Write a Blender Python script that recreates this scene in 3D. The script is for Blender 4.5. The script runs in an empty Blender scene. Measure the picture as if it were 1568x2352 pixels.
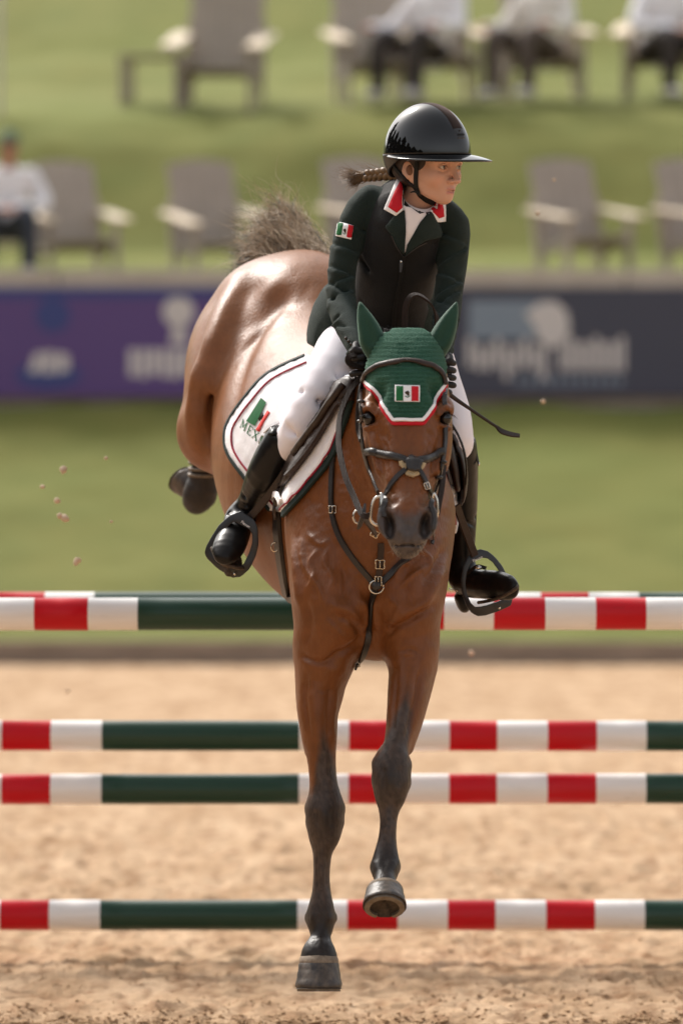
import bpy, bmesh, math, random
import numpy as np
from mathutils import Vector, Matrix, Euler
from mathutils.bvhtree import BVHTree
from mathutils.geometry import delaunay_2d_cdt

SC = bpy.context.scene
COL = SC.collection
random.seed(7)
RNG = np.random.default_rng(7)

# ------------------------------------------------------------------ camera
CAM_H = 1.7
FPX = 12000.0                      # focal length in pixels of a 1568 x 2352 picture
cam_d = bpy.data.cameras.new('camera')
cam = bpy.data.objects.new('camera', cam_d)
COL.objects.link(cam)
cam.location = (0, 0, CAM_H)
cam.rotation_euler = (math.radians(90), 0, 0)
cam_d.sensor_fit = 'VERTICAL'
cam_d.sensor_height = 36.0
cam_d.lens = FPX / 2352 * 36
cam_d.shift_y = -166 / 2352
cam_d.clip_start = 0.5
cam_d.clip_end = 1500
cam_d.dof.use_dof = True
cam_d.dof.focus_distance = 14.0
cam_d.dof.aperture_fstop = 2.6
SC.camera = cam

# ------------------------------------------------------------------ light
SUN_DIR = Vector((-0.42, 0.62, 0.80)).normalized()      # towards the sun: high, behind the horse, a little left
world = bpy.data.worlds.new('World')
SC.world = world
world.use_nodes = True
wn, wl = world.node_tree.nodes, world.node_tree.links
wn.clear()
sky = wn.new('ShaderNodeTexSky')
sky.sky_type = 'NISHITA'
sky.sun_disc = False
sky.sun_elevation = math.asin(SUN_DIR.z)
sky.sun_rotation = math.atan2(SUN_DIR.x, SUN_DIR.y)
sky.air_density = 1.0
sky.dust_density = 4.0
sky.ozone_density = 0.6
hsv = wn.new('ShaderNodeHueSaturation')                 # thin high cloud: the blue is washed out
hsv.inputs['Saturation'].default_value = 0.28
warm = wn.new('ShaderNodeMix')
warm.data_type = 'RGBA'
warm.blend_type = 'MULTIPLY'
warm.inputs['Factor'].default_value = 1.0
warm.inputs['B'].default_value = (1.0, 0.985, 0.96, 1)
bgn = wn.new('ShaderNodeBackground')
bgn.inputs['Strength'].default_value = 0.15
wout = wn.new('ShaderNodeOutputWorld')
wl.new(sky.outputs[0], hsv.inputs['Color'])
wl.new(hsv.outputs[0], warm.inputs['A'])
wl.new(warm.outputs['Result'], bgn.inputs['Color'])
wl.new(bgn.outputs[0], wout.inputs['Surface'])
sun_d = bpy.data.lights.new('sun', 'SUN')
sun_d.energy = 1.9
sun_d.angle = math.radians(12)
sun_d.color = (1.0, 0.94, 0.87)
sun = bpy.data.objects.new('sun', sun_d)
COL.objects.link(sun)
sun.rotation_euler = (-SUN_DIR).to_track_quat('-Z', 'Y').to_euler()
SC.view_settings.view_transform = 'Standard'
SC.view_settings.look = 'None'
SC.view_settings.exposure = 0.72
SC.view_settings.gamma = 1.0
SC.view_settings.use_curve_mapping = False
SC.render.engine = 'CYCLES'
SC.cycles.use_denoising = True
SC.cycles.max_bounces = 6
SC.cycles.transparent_max_bounces = 6
SC.cycles.sample_clamp_indirect = 6.0

# ------------------------------------------------------------------ helpers
CAMP = np.array([0, 0, CAM_H])

def P(u, v, d):
    """world point seen at picture position (u, v) at distance d"""
    return np.array([(u - 784) * d / FPX, d, CAM_H - (v - 1010) * d / FPX])

def uv_of(p):
    p = np.asarray(p)
    return 784 + p[..., 0] * FPX / p[..., 1], 1010 - (p[..., 2] - CAM_H) * FPX / p[..., 1]

def link(o, parent=None):
    COL.objects.link(o)
    if parent is not None:
        o.parent = parent
    return o

def tag(o, label=None, cat=None, group=None, kind=None):
    for k, v in (('label', label), ('category', cat), ('group', group), ('kind', kind)):
        if v:
            o[k] = v
    return o

def empty(name, label=None, cat=None, group=None, loc=(0, 0, 0), rz=0.0):
    o = bpy.data.objects.new(name, None)
    o.location = loc
    o.rotation_euler = (0, 0, rz)
    o.empty_display_size = 0.1
    link(o)
    return tag(o, label, cat, group)

def mesh_np(name, V, F, mat=None, parent=None, smooth=True, mats=None, mat_idx=None, col=None):
    """V (n,3), F (m,k) arrays or list of polygons -> object; placed relative to the parent's location"""
    V = np.asarray(V, dtype=np.float32).reshape(-1, 3)
    if parent is not None:
        M = np.array(parent_matrix(parent).inverted())
        V = V @ M[:3, :3].T.astype(np.float32) + M[:3, 3].astype(np.float32)
    me = bpy.data.meshes.new(name)
    if isinstance(F, np.ndarray):
        m, k = F.shape
        me.vertices.add(len(V)); me.vertices.foreach_set('co', V.ravel().astype(np.float32))
        me.loops.add(m * k); me.loops.foreach_set('vertex_index', F.ravel().astype(np.int32))
        me.polygons.add(m)
        me.polygons.foreach_set('loop_start', np.arange(0, m * k, k, dtype=np.int32))
        me.polygons.foreach_set('loop_total', np.full(m, k, dtype=np.int32))
        me.update(calc_edges=True)
    else:
        me.from_pydata([tuple(map(float, p)) for p in V], [], [tuple(map(int, f)) for f in F])
    me.validate(clean_customdata=False)
    for mm in (mats or ([mat] if mat else [])):
        me.materials.append(mm)
    if mat_idx is not None and len(me.polygons) == len(mat_idx):
        me.polygons.foreach_set('material_index', np.asarray(mat_idx, dtype=np.int32))
    if smooth:
        me.polygons.foreach_set('use_smooth', np.ones(len(me.polygons), dtype=bool))
    if col is not None:
        a = me.color_attributes.new('tint', 'FLOAT_COLOR', 'POINT')
        c = np.ones((len(V), 4), dtype=np.float32); c[:, :3] = col
        a.data.foreach_set('color', c.ravel())
    me.update()
    o = bpy.data.objects.new(name, me)
    return link(o, parent)

def parent_matrix(p):
    m = Matrix.Identity(4)
    while p is not None:
        m = Matrix.LocRotScale(p.location, p.rotation_euler, p.scale) @ m
        p = p.parent
    return m

def catmull(pts, n):
    """resample rows of numbers along a Catmull-Rom spline, n samples"""
    pts = np.asarray(pts, dtype=float)
    if len(pts) == 2:
        t = np.linspace(0, 1, n)[:, None]
        return pts[0] * (1 - t) + pts[1] * t
    q = np.vstack([2 * pts[0] - pts[1], pts, 2 * pts[-1] - pts[-2]])
    m = len(pts) - 1
    out = []
    for s in np.linspace(0, m, n):
        i = min(int(s), m - 1); t = s - i
        p0, p1, p2, p3 = q[i], q[i + 1], q[i + 2], q[i + 3]
        out.append(0.5 * (2 * p1 + (p2 - p0) * t + (2 * p0 - 5 * p1 + 4 * p2 - p3) * t * t + (3 * p1 - p0 - 3 * p2 + p3) * t ** 3))
    return np.array(out)

def smooth01(x, a, b):
    t = np.clip((x - a) / (b - a), 0, 1)
    return t * t * (3 - 2 * t)

def vnoise(x, y, scale, seed=0):
    """smooth value noise on arrays x, y, about -1..1"""
    r = np.random.default_rng(seed).uniform(-1, 1, (256, 256))
    X = np.asarray(x) / scale; Y = np.asarray(y) / scale
    i = np.floor(X).astype(int); j = np.floor(Y).astype(int)
    fx = X - i; fy = Y - j
    fx = fx * fx * (3 - 2 * fx); fy = fy * fy * (3 - 2 * fy)
    g = lambda a, b: r[a & 255, b & 255]
    return (g(i, j) * (1 - fx) + g(i + 1, j) * fx) * (1 - fy) + (g(i, j + 1) * (1 - fx) + g(i + 1, j + 1) * fx) * fy

def unit(v):
    v = np.asarray(v, dtype=float)
    return v / (np.linalg.norm(v) + 1e-12)

# ---- implicit surfaces on a grid, smoothly blended, then meshed (surface nets)
class Blob:
    def __init__(s, lo, hi, h):
        s.lo = np.array(lo, dtype=float); s.h = h
        s.n = np.ceil((np.array(hi) - s.lo) / h).astype(int) + 1
        s.ax = [s.lo[i] + h * np.arange(s.n[i]) for i in range(3)]
        s.F = np.full(s.n, 0.5, dtype=np.float32)

    def sl(s, lo, hi):
        a = np.clip(np.floor((np.asarray(lo) - s.lo) / s.h).astype(int), 0, s.n)
        b = np.clip(np.ceil((np.asarray(hi) - s.lo) / s.h).astype(int) + 1, 0, s.n)
        if np.any(b - a < 1):
            return None
        return tuple(slice(a[i], b[i]) for i in range(3))

    def xyz(s, sl):
        return (s.ax[0][sl[0]][:, None, None], s.ax[1][sl[1]][None, :, None], s.ax[2][sl[2]][None, None, :])

    def put(s, sl, d, k, mode):
        f = s.F[sl]
        if mode == 'sub':
            d = -d
            h = np.maximum(k - np.abs(f - d), 0) / max(k, 1e-6)
            s.F[sl] = np.maximum(f, d) + h * h * k * 0.25
        elif mode == 'and':
            s.F[sl] = np.maximum(f, d)
        else:
            h = np.maximum(k - np.abs(f - d), 0) / max(k, 1e-6)
            s.F[sl] = np.minimum(f, d) - h * h * k * 0.25

    def ell(s, c, r, R=None, k=0.02, mode='add'):
        c = np.asarray(c, float); r = np.asarray(r, float) * np.ones(3)
        m = r.max() + k + 2 * s.h
        sl = s.sl(c - m, c + m)
        if sl is None: return
        x, y, z = s.xyz(sl)
        x = x - c[0]; y = y - c[1]; z = z - c[2]
        if R is not None:                        # columns of R: the ellipsoid's axes
            R = np.asarray(R)
            x, y, z = (x * R[0, i] + y * R[1, i] + z * R[2, i] for i in range(3))
        k0 = np.sqrt((x / r[0]) ** 2 + (y / r[1]) ** 2 + (z / r[2]) ** 2)
        k1 = np.sqrt((x / r[0] ** 2) ** 2 + (y / r[1] ** 2) ** 2 + (z / r[2] ** 2) ** 2) + 1e-6
        s.put(sl, (k0 * (k0 - 1) / k1).astype(np.float32), k, mode)

    def loft(s, pts, rs, rn=None, side=(1, 0, 0), k=0.03, mode='add', n=None, p=2.0):
        """swept ellipse: pts (m,3); rs radius along side, rn radius along the other axis"""
        pts = np.asarray(pts, float); m = len(pts)
        rs = np.ones(m) * np.asarray(rs, float)
        rn = rs.copy() if rn is None else np.ones(m) * np.asarray(rn, float)
        if n is None:
            L = np.linalg.norm(np.diff(pts, axis=0), axis=1).sum()
            n = int(np.clip(L / 0.03, 2 * m, 60))
        q = catmull(np.column_stack([pts, rs, rn]), n)
        q[:, 3:] = np.maximum(q[:, 3:], 0.002)
        mg = q[:, 3:].max() + k + 2 * s.h
        sl = s.sl(q[:, :3].min(0) - mg, q[:, :3].max(0) + mg)
        if sl is None: return
        D = np.full([a.stop - a.start for a in sl], 0.5, dtype=np.float32)
        off = [a.start for a in sl]
        side = np.asarray(side, float)
        for i in range(len(q) - 1):
            a, b = q[i, :3], q[i + 1, :3]
            mr = max(q[i, 3:].max(), q[i + 1, 3:].max()) + k + 2 * s.h
            sq = s.sl(np.minimum(a, b) - mr, np.maximum(a, b) + mr)
            if sq is None: continue
            ba = b - a; L = np.linalg.norm(ba)
            if L < 1e-7: continue
            T = ba / L
            sd = side if abs(T @ side) < 0.96 * np.linalg.norm(side) else np.array([0.0, 0.0, 1.0])
            S = unit(sd - T * (sd @ T)); N = np.cross(T, S)
            x, y, z = s.xyz(sq)
            x = x - a[0]; y = y - a[1]; z = z - a[2]
            tt = x * T[0] + y * T[1] + z * T[2]
            t = np.clip(tt / L, 0, 1)
            os_ = x * S[0] + y * S[1] + z * S[2]
            on = x * N[0] + y * N[1] + z * N[2]
            ot = tt - t * L
            r1 = q[i, 3] * (1 - t) + q[i + 1, 3] * t
            r2 = q[i, 4] * (1 - t) + q[i + 1, 4] * t
            r3 = np.minimum(r1, r2)
            if p == 2.0:
                k0 = np.sqrt((os_ / r1) ** 2 + (on / r2) ** 2 + (ot / r3) ** 2)
                k1 = np.sqrt((os_ / r1 ** 2) ** 2 + (on / r2 ** 2) ** 2 + (ot / r3 ** 2) ** 2) + 1e-6
                d = k0 * (k0 - 1) / k1
            else:
                k0 = ((np.abs(os_) / r1) ** p + (np.abs(on) / r2) ** p + (np.abs(ot) / r3) ** p) ** (1 / p)
                d = (k0 - 1) * r3
            dl = tuple(slice(sq[j].start - off[j], sq[j].stop - off[j]) for j in range(3))
            np.minimum(D[dl], d, out=D[dl])
        s.put(sl, D, k, mode)

    def mesh(s, iso=0.0):
        F = s.F - iso
        I = F < 0
        n = s.n
        c = np.zeros(n - 1, dtype=np.int8)
        for dx in (0, 1):
            for dy in (0, 1):
                for dz in (0, 1):
                    c += I[dx:n[0] - 1 + dx, dy:n[1] - 1 + dy, dz:n[2] - 1 + dz]
        act = np.argwhere((c > 0) & (c < 8))
        idx = np.full(n - 1, -1, dtype=np.int32)
        idx[act[:, 0], act[:, 1], act[:, 2]] = np.arange(len(act))
        corners = [(0, 0, 0), (1, 0, 0), (0, 1, 0), (1, 1, 0), (0, 0, 1), (1, 0, 1), (0, 1, 1), (1, 1, 1)]
        val = [F[act[:, 0] + a, act[:, 1] + b, act[:, 2] + e] for a, b, e in corners]
        pos = np.zeros((len(act), 3)); cnt = np.zeros(len(act))
        for i in range(8):
            for j in range(i + 1, 8):
                df = np.array(corners[j]) - np.array(corners[i])
                if np.abs(df).sum() != 1: continue
                m = (val[i] < 0) != (val[j] < 0)
                t = val[i][m] / (val[i][m] - val[j][m])
                pos[m] += np.array(corners[i]) + t[:, None] * df
                cnt[m] += 1
        V = s.lo + (act + pos / cnt[:, None]) * s.h
        quads = []
        for ax in range(3):
            A = np.take(I, range(0, n[ax] - 1), ax); B = np.take(I, range(1, n[ax]), ax)
            e = np.argwhere(A != B)
            o1, o2 = [(1, 2), (2, 0), (0, 1)][ax]
            ok = (e[:, o1] > 0) & (e[:, o2] > 0) & (e[:, o1] < n[o1] - 1) & (e[:, o2] < n[o2] - 1)
            e = e[ok]
            flip = I[e[:, 0], e[:, 1], e[:, 2]]
            def at(d1, d2):
                q = e.copy(); q[:, o1] += d1; q[:, o2] += d2
                return idx[q[:, 0], q[:, 1], q[:, 2]]
            Q = np.column_stack([at(-1, -1), at(0, -1), at(0, 0), at(-1, 0)])
            Q[~flip] = Q[~flip][:, ::-1]
            quads.append(Q)
        Q = np.vstack(quads)
        return V, Q[(Q >= 0).all(1)]

def relax(V, Q, it=1, f=0.5, w=None):
    a = Q.ravel(); b = np.roll(Q, -1, axis=1).ravel()
    I = np.concatenate([a, b]); J = np.concatenate([b, a])
    cnt = np.maximum(np.bincount(I, minlength=len(V)), 1)[:, None]
    f = f if w is None else (f * w)[:, None]
    for _ in range(it):
        acc = np.column_stack([np.bincount(I, V[J, c], minlength=len(V)) for c in range(3)])
        V = V + f * (acc / cnt - V)
    return V

def bvh_of(*objs):
    vs, fs = [], []
    for o in objs:
        M = parent_matrix(o.parent) @ Matrix.LocRotScale(o.location, o.rotation_euler, o.scale) if o.parent else Matrix.LocRotScale(o.location, o.rotation_euler, o.scale)
        b = len(vs)
        vs += [M @ v.co for v in o.data.vertices]
        fs += [[b + i for i in p.vertices] for p in o.data.polygons]
    return BVHTree.FromPolygons(vs, fs)

def drape(bvh, u, v, d0=14.0, maxgap=None):
    """first surface met at picture position (u, v); else the nearest surface point"""
    dr = Vector(P(u, v, 10.0) - CAMP).normalized()
    loc, nor, i, dist = bvh.ray_cast(Vector(CAMP), dr)
    if loc is None or (maxgap and abs(loc.y - d0) > maxgap):
        loc, nor, i, dist = bvh.find_nearest(Vector(P(u, v, d0)))
    return np.array(loc), np.array(nor)

def patch(name, outline, bvh, mat, parent=None, off=0.002, th=0.003, step=6.0, d0=14.0, bump=None, maxgap=None, smooth_n=True):
    """a sheet of cloth or leather cut to an outline and laid on a surface, with real thickness"""
    ol = np.asarray(outline, float)
    pts = [Vector(p) for p in ol]
    edges = [(i, (i + 1) % len(pts)) for i in range(len(pts))]
    # densify the outline
    dense = []
    for i in range(len(ol)):
        a, b = ol[i], ol[(i + 1) % len(ol)]
        m = max(1, int(np.linalg.norm(b - a) / step))
        for j in range(m):
            dense.append(a + (b - a) * j / m)
    dense = np.array(dense); nb = len(dense)
    lo, hi = ol.min(0), ol.max(0)
    gx = np.arange(lo[0], hi[0], step); gy = np.arange(lo[1], hi[1], step)
    G = np.array([(x + (step / 2 if r % 2 else 0), y) for r, y in enumerate(gy) for x in gx]).reshape(-1, 2)
    # keep inner points away from the border
    keep = []
    for g in G:
        dd = np.min(np.sum((dense - g) ** 2, 1))
        if dd < (step * 0.6) ** 2: continue
        keep.append(g)
    allp = [Vector(p) for p in dense] + [Vector(g) for g in keep]
    V2, E2, F2, *_ = delaunay_2d_cdt(allp, [(i, (i + 1) % nb) for i in range(nb)], [list(range(nb))], 1, 1e-4)
    top, bot, Ns, Ls = [], [], [], []
    for q in V2:
        l, nrm = drape(bvh, q.x, q.y, d0, maxgap)
        Ls.append(l); Ns.append(nrm)
    Ns = np.array(Ns); Ls = np.array(Ls)
    if smooth_n:
        adj = [[] for _ in V2]
        for a, b in E2: adj[a].append(b); adj[b].append(a)
        for _ in range(3):
            Ns = np.array([unit(Ns[i] + Ns[adj[i]].mean(0)) if adj[i] else Ns[i] for i in range(len(V2))])
    b = np.zeros(len(V2)) if bump is None else np.array([bump(q.x, q.y) for q in V2])
    top = Ls + Ns * (off + th + b)[:, None] if bump is not None else Ls + Ns * (off + th)
    bot = Ls + Ns * off
    n = len(V2)
    F = []
    cnt = {}
    for f in F2:
        a, b_, c = (V2[f[0]], V2[f[1]], V2[f[2]])
        area = (b_ - a).cross(c - a)
        g = list(f) if area < 0 else list(f)[::-1]      # picture v runs downwards
        F.append(g); F.append([i + n for i in g[::-1]])
        for i in range(len(g)):
            e = (g[i], g[(i + 1) % len(g)])
            cnt[e] = 1
    for (a, b_) in list(cnt):
        if (b_, a) not in cnt:
            F.append([b_, a, a + n, b_ + n])
    return mesh_np(name, np.vstack([top, bot]), F, mat, parent)

def ribbon(name, pts, width, th, mat, parent=None, nrm=None, n=40, closed=False, ends=True, profile='flat'):
    """strap through world points; nrm = outward normals"""
    q = catmull(np.asarray(pts, float), n)
    if nrm is None: nrm = [(0, -1, 0.0)]
    nrm = np.asarray(nrm, float)
    nn = catmull(nrm, n) if len(nrm) > 1 else np.repeat(nrm, n, 0)
    w = np.ones(n) * width if np.isscalar(width) else np.interp(np.linspace(0, 1, n), np.linspace(0, 1, len(width)), width)
    T = np.gradient(q, axis=0)
    V = []
    prof = [(-1, 0.15), (-0.86, 1), (0.86, 1), (1, 0.15), (1, -0.4), (-1, -0.4)] if profile == 'flat' else \
           [(math.cos(a), 0.5 + math.sin(a) * 0.9) for a in np.linspace(math.pi, -math.pi, 10, endpoint=False)]
    for i in range(n):
        t = unit(T[i]); m = unit(nn[i] - t * (nn[i] @ t)); s_ = np.cross(t, m)
        for a, b in prof:
            V.append(q[i] + s_ * a * w[i] / 2 + m * b * th)
    k = len(prof); F = []
    for i in range(n - 1):
        for j in range(k):
            F.append([i * k + j, i * k + (j + 1) % k, (i + 1) * k + (j + 1) % k, (i + 1) * k + j])
    F.append(list(range(k))[::-1]); F.append([(n - 1) * k + j for j in range(k)])
    return mesh_np(name, V, F, mat, parent, smooth=(profile != 'flat'))

def strap(name, uv, width, th, bvh, mat, parent=None, off=0.001, n=40, d0=14.0, maxgap=None, profile='flat', sm=3):
    """strap laid on a surface; uv entries (u, v) are laid on, (u, v, d) hang free"""
    uvq = [tuple(p) for p in uv]
    free = any(len(p) == 3 for p in uvq)
    L, N = [], []
    if not free:
        dense = catmull(np.array(uvq, float), n)
        for u, v in dense:
            l, m = drape(bvh, u, v, d0, maxgap); L.append(l); N.append(m)
    else:
        for p in uvq:
            if len(p) == 2:
                l, m = drape(bvh, p[0], p[1], d0, maxgap)
            else:
                l, m = P(*p), np.array([0, -1, 0.1])
            L.append(l); N.append(m)
    L = np.array(L); N = np.array(N)
    for _ in range(sm):
        if len(N) > 3 and not free:
            N[1:-1] = (N[:-2] + 2 * N[1:-1] + N[2:]) / 4
            L[1:-1] = (L[:-2] + 2 * L[1:-1] + L[2:]) / 4
    N = np.array([unit(x) for x in N])
    return ribbon(name, L + N * off, width, th, mat, parent, N, n, profile=profile)

def tube(name, pts, r, mat, parent=None, n=30, k=8, closed=False):
    q = np.asarray(pts, float)
    if closed:
        q = np.vstack([q, q[:1]])
    q = catmull(q, n) if n else q
    n = len(q)
    rr = np.ones(n) * r if np.isscalar(r) else np.interp(np.linspace(0, 1, n), np.linspace(0, 1, len(r)), r)
    T = np.gradient(q, axis=0)
    ref = np.array([0.13, 0.2, 1.0]); V = []
    m = unit(np.cross(T[0], ref))
    for i in range(n):
        t = unit(T[i]); m = unit(m - t * (m @ t)); b = np.cross(t, m)
        for j in range(k):
            a = 2 * math.pi * j / k
            V.append(q[i] + rr[i] * (math.cos(a) * m + math.sin(a) * b))
    F = [[i * k + j, i * k + (j + 1) % k, (i + 1) * k + (j + 1) % k, (i + 1) * k + j] for i in range(n - 1) for j in range(k)]
    F.append(list(range(k))[::-1]); F.append([(n - 1) * k + j for j in range(k)])
    return mesh_np(name, V, F, mat, parent)

def box(lo, hi):
    x0, y0, z0 = lo; x1, y1, z1 = hi
    V = [(x0, y0, z0), (x1, y0, z0), (x1, y1, z0), (x0, y1, z0), (x0, y0, z1), (x1, y0, z1), (x1, y1, z1), (x0, y1, z1)]
    F = [(0, 3, 2, 1), (4, 5, 6, 7), (0, 1, 5, 4), (1, 2, 6, 5), (2, 3, 7, 6), (3, 0, 4, 7)]
    return V, F

def bevel_box(name, lo, hi, mat, parent=None, bev=0.006, rot=None, at=(0, 0, 0), seg=2):
    """bevelled board in the parent's own space"""
    bm = bmesh.new()
    V, F = box(lo, hi)
    vs = [bm.verts.new(v) for v in V]
    for f in F: bm.faces.new([vs[i] for i in f])
    bmesh.ops.bevel(bm, geom=bm.edges[:], offset=bev, segments=seg, affect='EDGES', profile=0.6)
    if rot is not None: bmesh.ops.rotate(bm, verts=bm.verts, cent=(0, 0, 0), matrix=rot.to_matrix())
    bmesh.ops.translate(bm, verts=bm.verts, vec=at)
    me = bpy.data.meshes.new(name); bm.to_mesh(me); bm.free()
    me.materials.append(mat)
    o = bpy.data.objects.new(name, me)
    return link(o, parent)

# ------------------------------------------------------------------ materials
def srgb(r, g, b):
    f = lambda c: (c / 255 / 12.92) if c / 255 <= 0.04045 else ((c / 255 + 0.055) / 1.055) ** 2.4
    return (f(r), f(g), f(b), 1)

def mat(name, col, rough=0.5, spec=0.5, metal=0.0, noise=None, bump=None, sheen=0.0, sheen_tint=(1, 1, 1, 1), coat=0.0, coat_rough=0.05,
        vcol=False, sss=0.0, trans=0.0, coords='Object', noise2=None):
    """noise = (scale, amount, second colour); bump = (kind, scale, strength, stretch xyz)"""
    m = bpy.data.materials.new(name); m.use_nodes = True
    nt = m.node_tree; N, L = nt.nodes, nt.links
    b = N['Principled BSDF']
    b.inputs['Roughness'].default_value = rough
    b.inputs['Specular IOR Level'].default_value = spec
    b.inputs['Metallic'].default_value = metal
    b.inputs['Sheen Weight'].default_value = sheen
    b.inputs['Sheen Tint'].default_value = sheen_tint
    b.inputs['Coat Weight'].default_value = coat
    b.inputs['Coat Roughness'].default_value = coat_rough
    if sss:
        b.inputs['Subsurface Weight'].default_value = sss
        b.inputs['Subsurface Radius'].default_value = (0.012, 0.005, 0.003)
        b.inputs['Subsurface Scale'].default_value = 0.6
    tc = N.new('ShaderNodeTexCoord')
    src = None
    if vcol:
        a = N.new('ShaderNodeVertexColor'); a.layer_name = 'tint'; src = a.outputs['Color']
    else:
        a = N.new('ShaderNodeRGB'); a.outputs[0].default_value = col; src = a.outputs[0]
    if noise:
        nz = N.new('ShaderNodeTexNoise'); nz.inputs['Scale'].default_value = noise[0]; nz.inputs['Detail'].default_value = 6
        nz.inputs['Roughness'].default_value = 0.65
        mp = N.new('ShaderNodeMapping'); mp.inputs['Scale'].default_value = noise[3] if len(noise) > 3 else (1, 1, 1)
        L.new(tc.outputs[coords], mp.inputs[0]); L.new(mp.outputs[0], nz.inputs['Vector'])
        cr = N.new('ShaderNodeValToRGB'); cr.color_ramp.elements[0].position = 0.38; cr.color_ramp.elements[1].position = 0.66
        cr.color_ramp.elements[0].color = (0, 0, 0, 1); cr.color_ramp.elements[1].color = (noise[1],) * 3 + (1,)
        L.new(nz.outputs['Fac'], cr.inputs[0])
        mx = N.new('ShaderNodeMix'); mx.data_type = 'RGBA'
        mx.blend_type = 'MULTIPLY' if vcol else 'MIX'
        L.new(cr.outputs[0], mx.inputs['Factor']); L.new(src, mx.inputs['A']); mx.inputs['B'].default_value = noise[2]
        src = mx.outputs['Result']
    if noise2:
        nz = N.new('ShaderNodeTexNoise'); nz.inputs['Scale'].default_value = noise2[0]; nz.inputs['Detail'].default_value = 4
        mp = N.new('ShaderNodeMapping'); mp.inputs['Scale'].default_value = noise2[3] if len(noise2) > 3 else (1, 1, 1)
        L.new(tc.outputs[coords], mp.inputs[0]); L.new(mp.outputs[0], nz.inputs['Vector'])
        cr = N.new('ShaderNodeValToRGB'); cr.color_ramp.elements[0].position = noise2[4] if len(noise2) > 4 else 0.45; cr.color_ramp.elements[1].position = noise2[5] if len(noise2) > 5 else 0.65
        cr.color_ramp.elements[0].color = (0, 0, 0, 1); cr.color_ramp.elements[1].color = (noise2[1],) * 3 + (1,)
        L.new(nz.outputs['Fac'], cr.inputs[0])
        mx = N.new('ShaderNodeMix'); mx.data_type = 'RGBA'
        L.new(cr.outputs[0], mx.inputs['Factor']); L.new(src, mx.inputs['A']); mx.inputs['B'].default_value = noise2[2]
        src = mx.outputs['Result']
    L.new(src, b.inputs['Base Color'])
    if bump:
        kind, sc, st = bump[:3]
        mp = N.new('ShaderNodeMapping'); mp.inputs['Scale'].default_value = bump[3] if len(bump) > 3 else (1, 1, 1)
        L.new(tc.outputs[coords], mp.inputs[0])
        if kind == 'noise':
            t = N.new('ShaderNodeTexNoise'); t.inputs['Detail'].default_value = 5
        elif kind == 'voronoi':
            t = N.new('ShaderNodeTexVoronoi')
        else:
            t = N.new('ShaderNodeTexWave'); t.inputs['Distortion'].default_value = 0.6
        t.inputs['Scale'].default_value = sc
        L.new(mp.outputs[0], t.inputs['Vector'])
        bp = N.new('ShaderNodeBump'); bp.inputs['Strength'].default_value = st; bp.inputs['Distance'].default_value = 0.004
        L.new(t.outputs['Distance'] if kind == 'voronoi' else t.outputs['Fac'], bp.inputs['Height'])
        L.new(bp.outputs[0], b.inputs['Normal'])
    if trans:
        o = N['Material Output']
        tr = N.new('ShaderNodeBsdfTranslucent'); ms = N.new('ShaderNodeMixShader'); ms.inputs[0].default_value = trans
        L.new(src, tr.inputs['Color']); L.new(b.outputs[0], ms.inputs[1]); L.new(tr.outputs[0], ms.inputs[2]); L.new(ms.outputs[0], o.inputs['Surface'])
    return m
# ------------------------------------------------------------------ the setting
M_SAND = mat('sand', srgb(190, 162, 132), 0.95, 0.1, noise=(3.4, 0.9, srgb(160, 130, 99), (1, 0.3, 1)), bump=('noise', 90, 1.0), noise2=(13, 0.85, srgb(138, 106, 78), (1, 0.35, 1), .47, .70))
M_CLOD = mat('sand_clod', srgb(186, 154, 120), 0.95, 0.1, noise=(30, 0.8, srgb(160, 130, 100)), bump=('noise', 220, 0.5))
M_GRASS = mat('grass', (0.126, 0.118, 0.026, 1), 0.9, 0.15, noise=(1.2, 0.9, (0.085, 0.092, 0.017, 1), (1, 1, 1)), bump=('noise', 60, 0.8), sheen=0.3, sheen_tint=(0.7, 0.8, 0.3, 1), noise2=(0.35, 0.6, (0.10, 0.115, 0.022, 1), (0.5, 1, 1)))
M_KERB = mat('weathered_timber', srgb(158, 142, 128), 0.85, 0.2, noise=(6, 0.8, srgb(126, 112, 100), (0.4, 1, 4)))
M_CONC = mat('concrete', srgb(198, 187, 177), 0.85, 0.2, noise=(4, 0.6, srgb(178, 166, 155)))

def axis_pts(segs):
    out = []
    for a, b, s in segs:
        n = max(1, int(round((b - a) / s)))
        out += list(np.linspace(a, b, n, endpoint=False))
    out.append(segs[-1][1])
    return np.array(out)

def sheet(name, xs, ys, zf, mt, kind='structure'):
    X, Y = np.meshgrid(xs, ys)
    Z = zf(X, Y)
    V = np.stack([X, Y, Z], -1).reshape(-1, 3)
    nx, ny = len(xs), len(ys)
    i = np.arange(nx - 1)[None, :] + nx * np.arange(ny - 1)[:, None]
    i = i.ravel()
    o = mesh_np(name, V, np.column_stack([i, i + 1, i + nx + 1, i + nx]), mt)
    return tag(o, kind=kind)

_pr = np.random.default_rng(3)
PRINTS = [( _pr.uniform(-1.9, 1.9), _pr.uniform(14.9, 24), _pr.uniform(0.045, 0.08), _pr.uniform(0.010, 0.022), _pr.uniform(0, 3)) for _ in range(260)]

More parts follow.
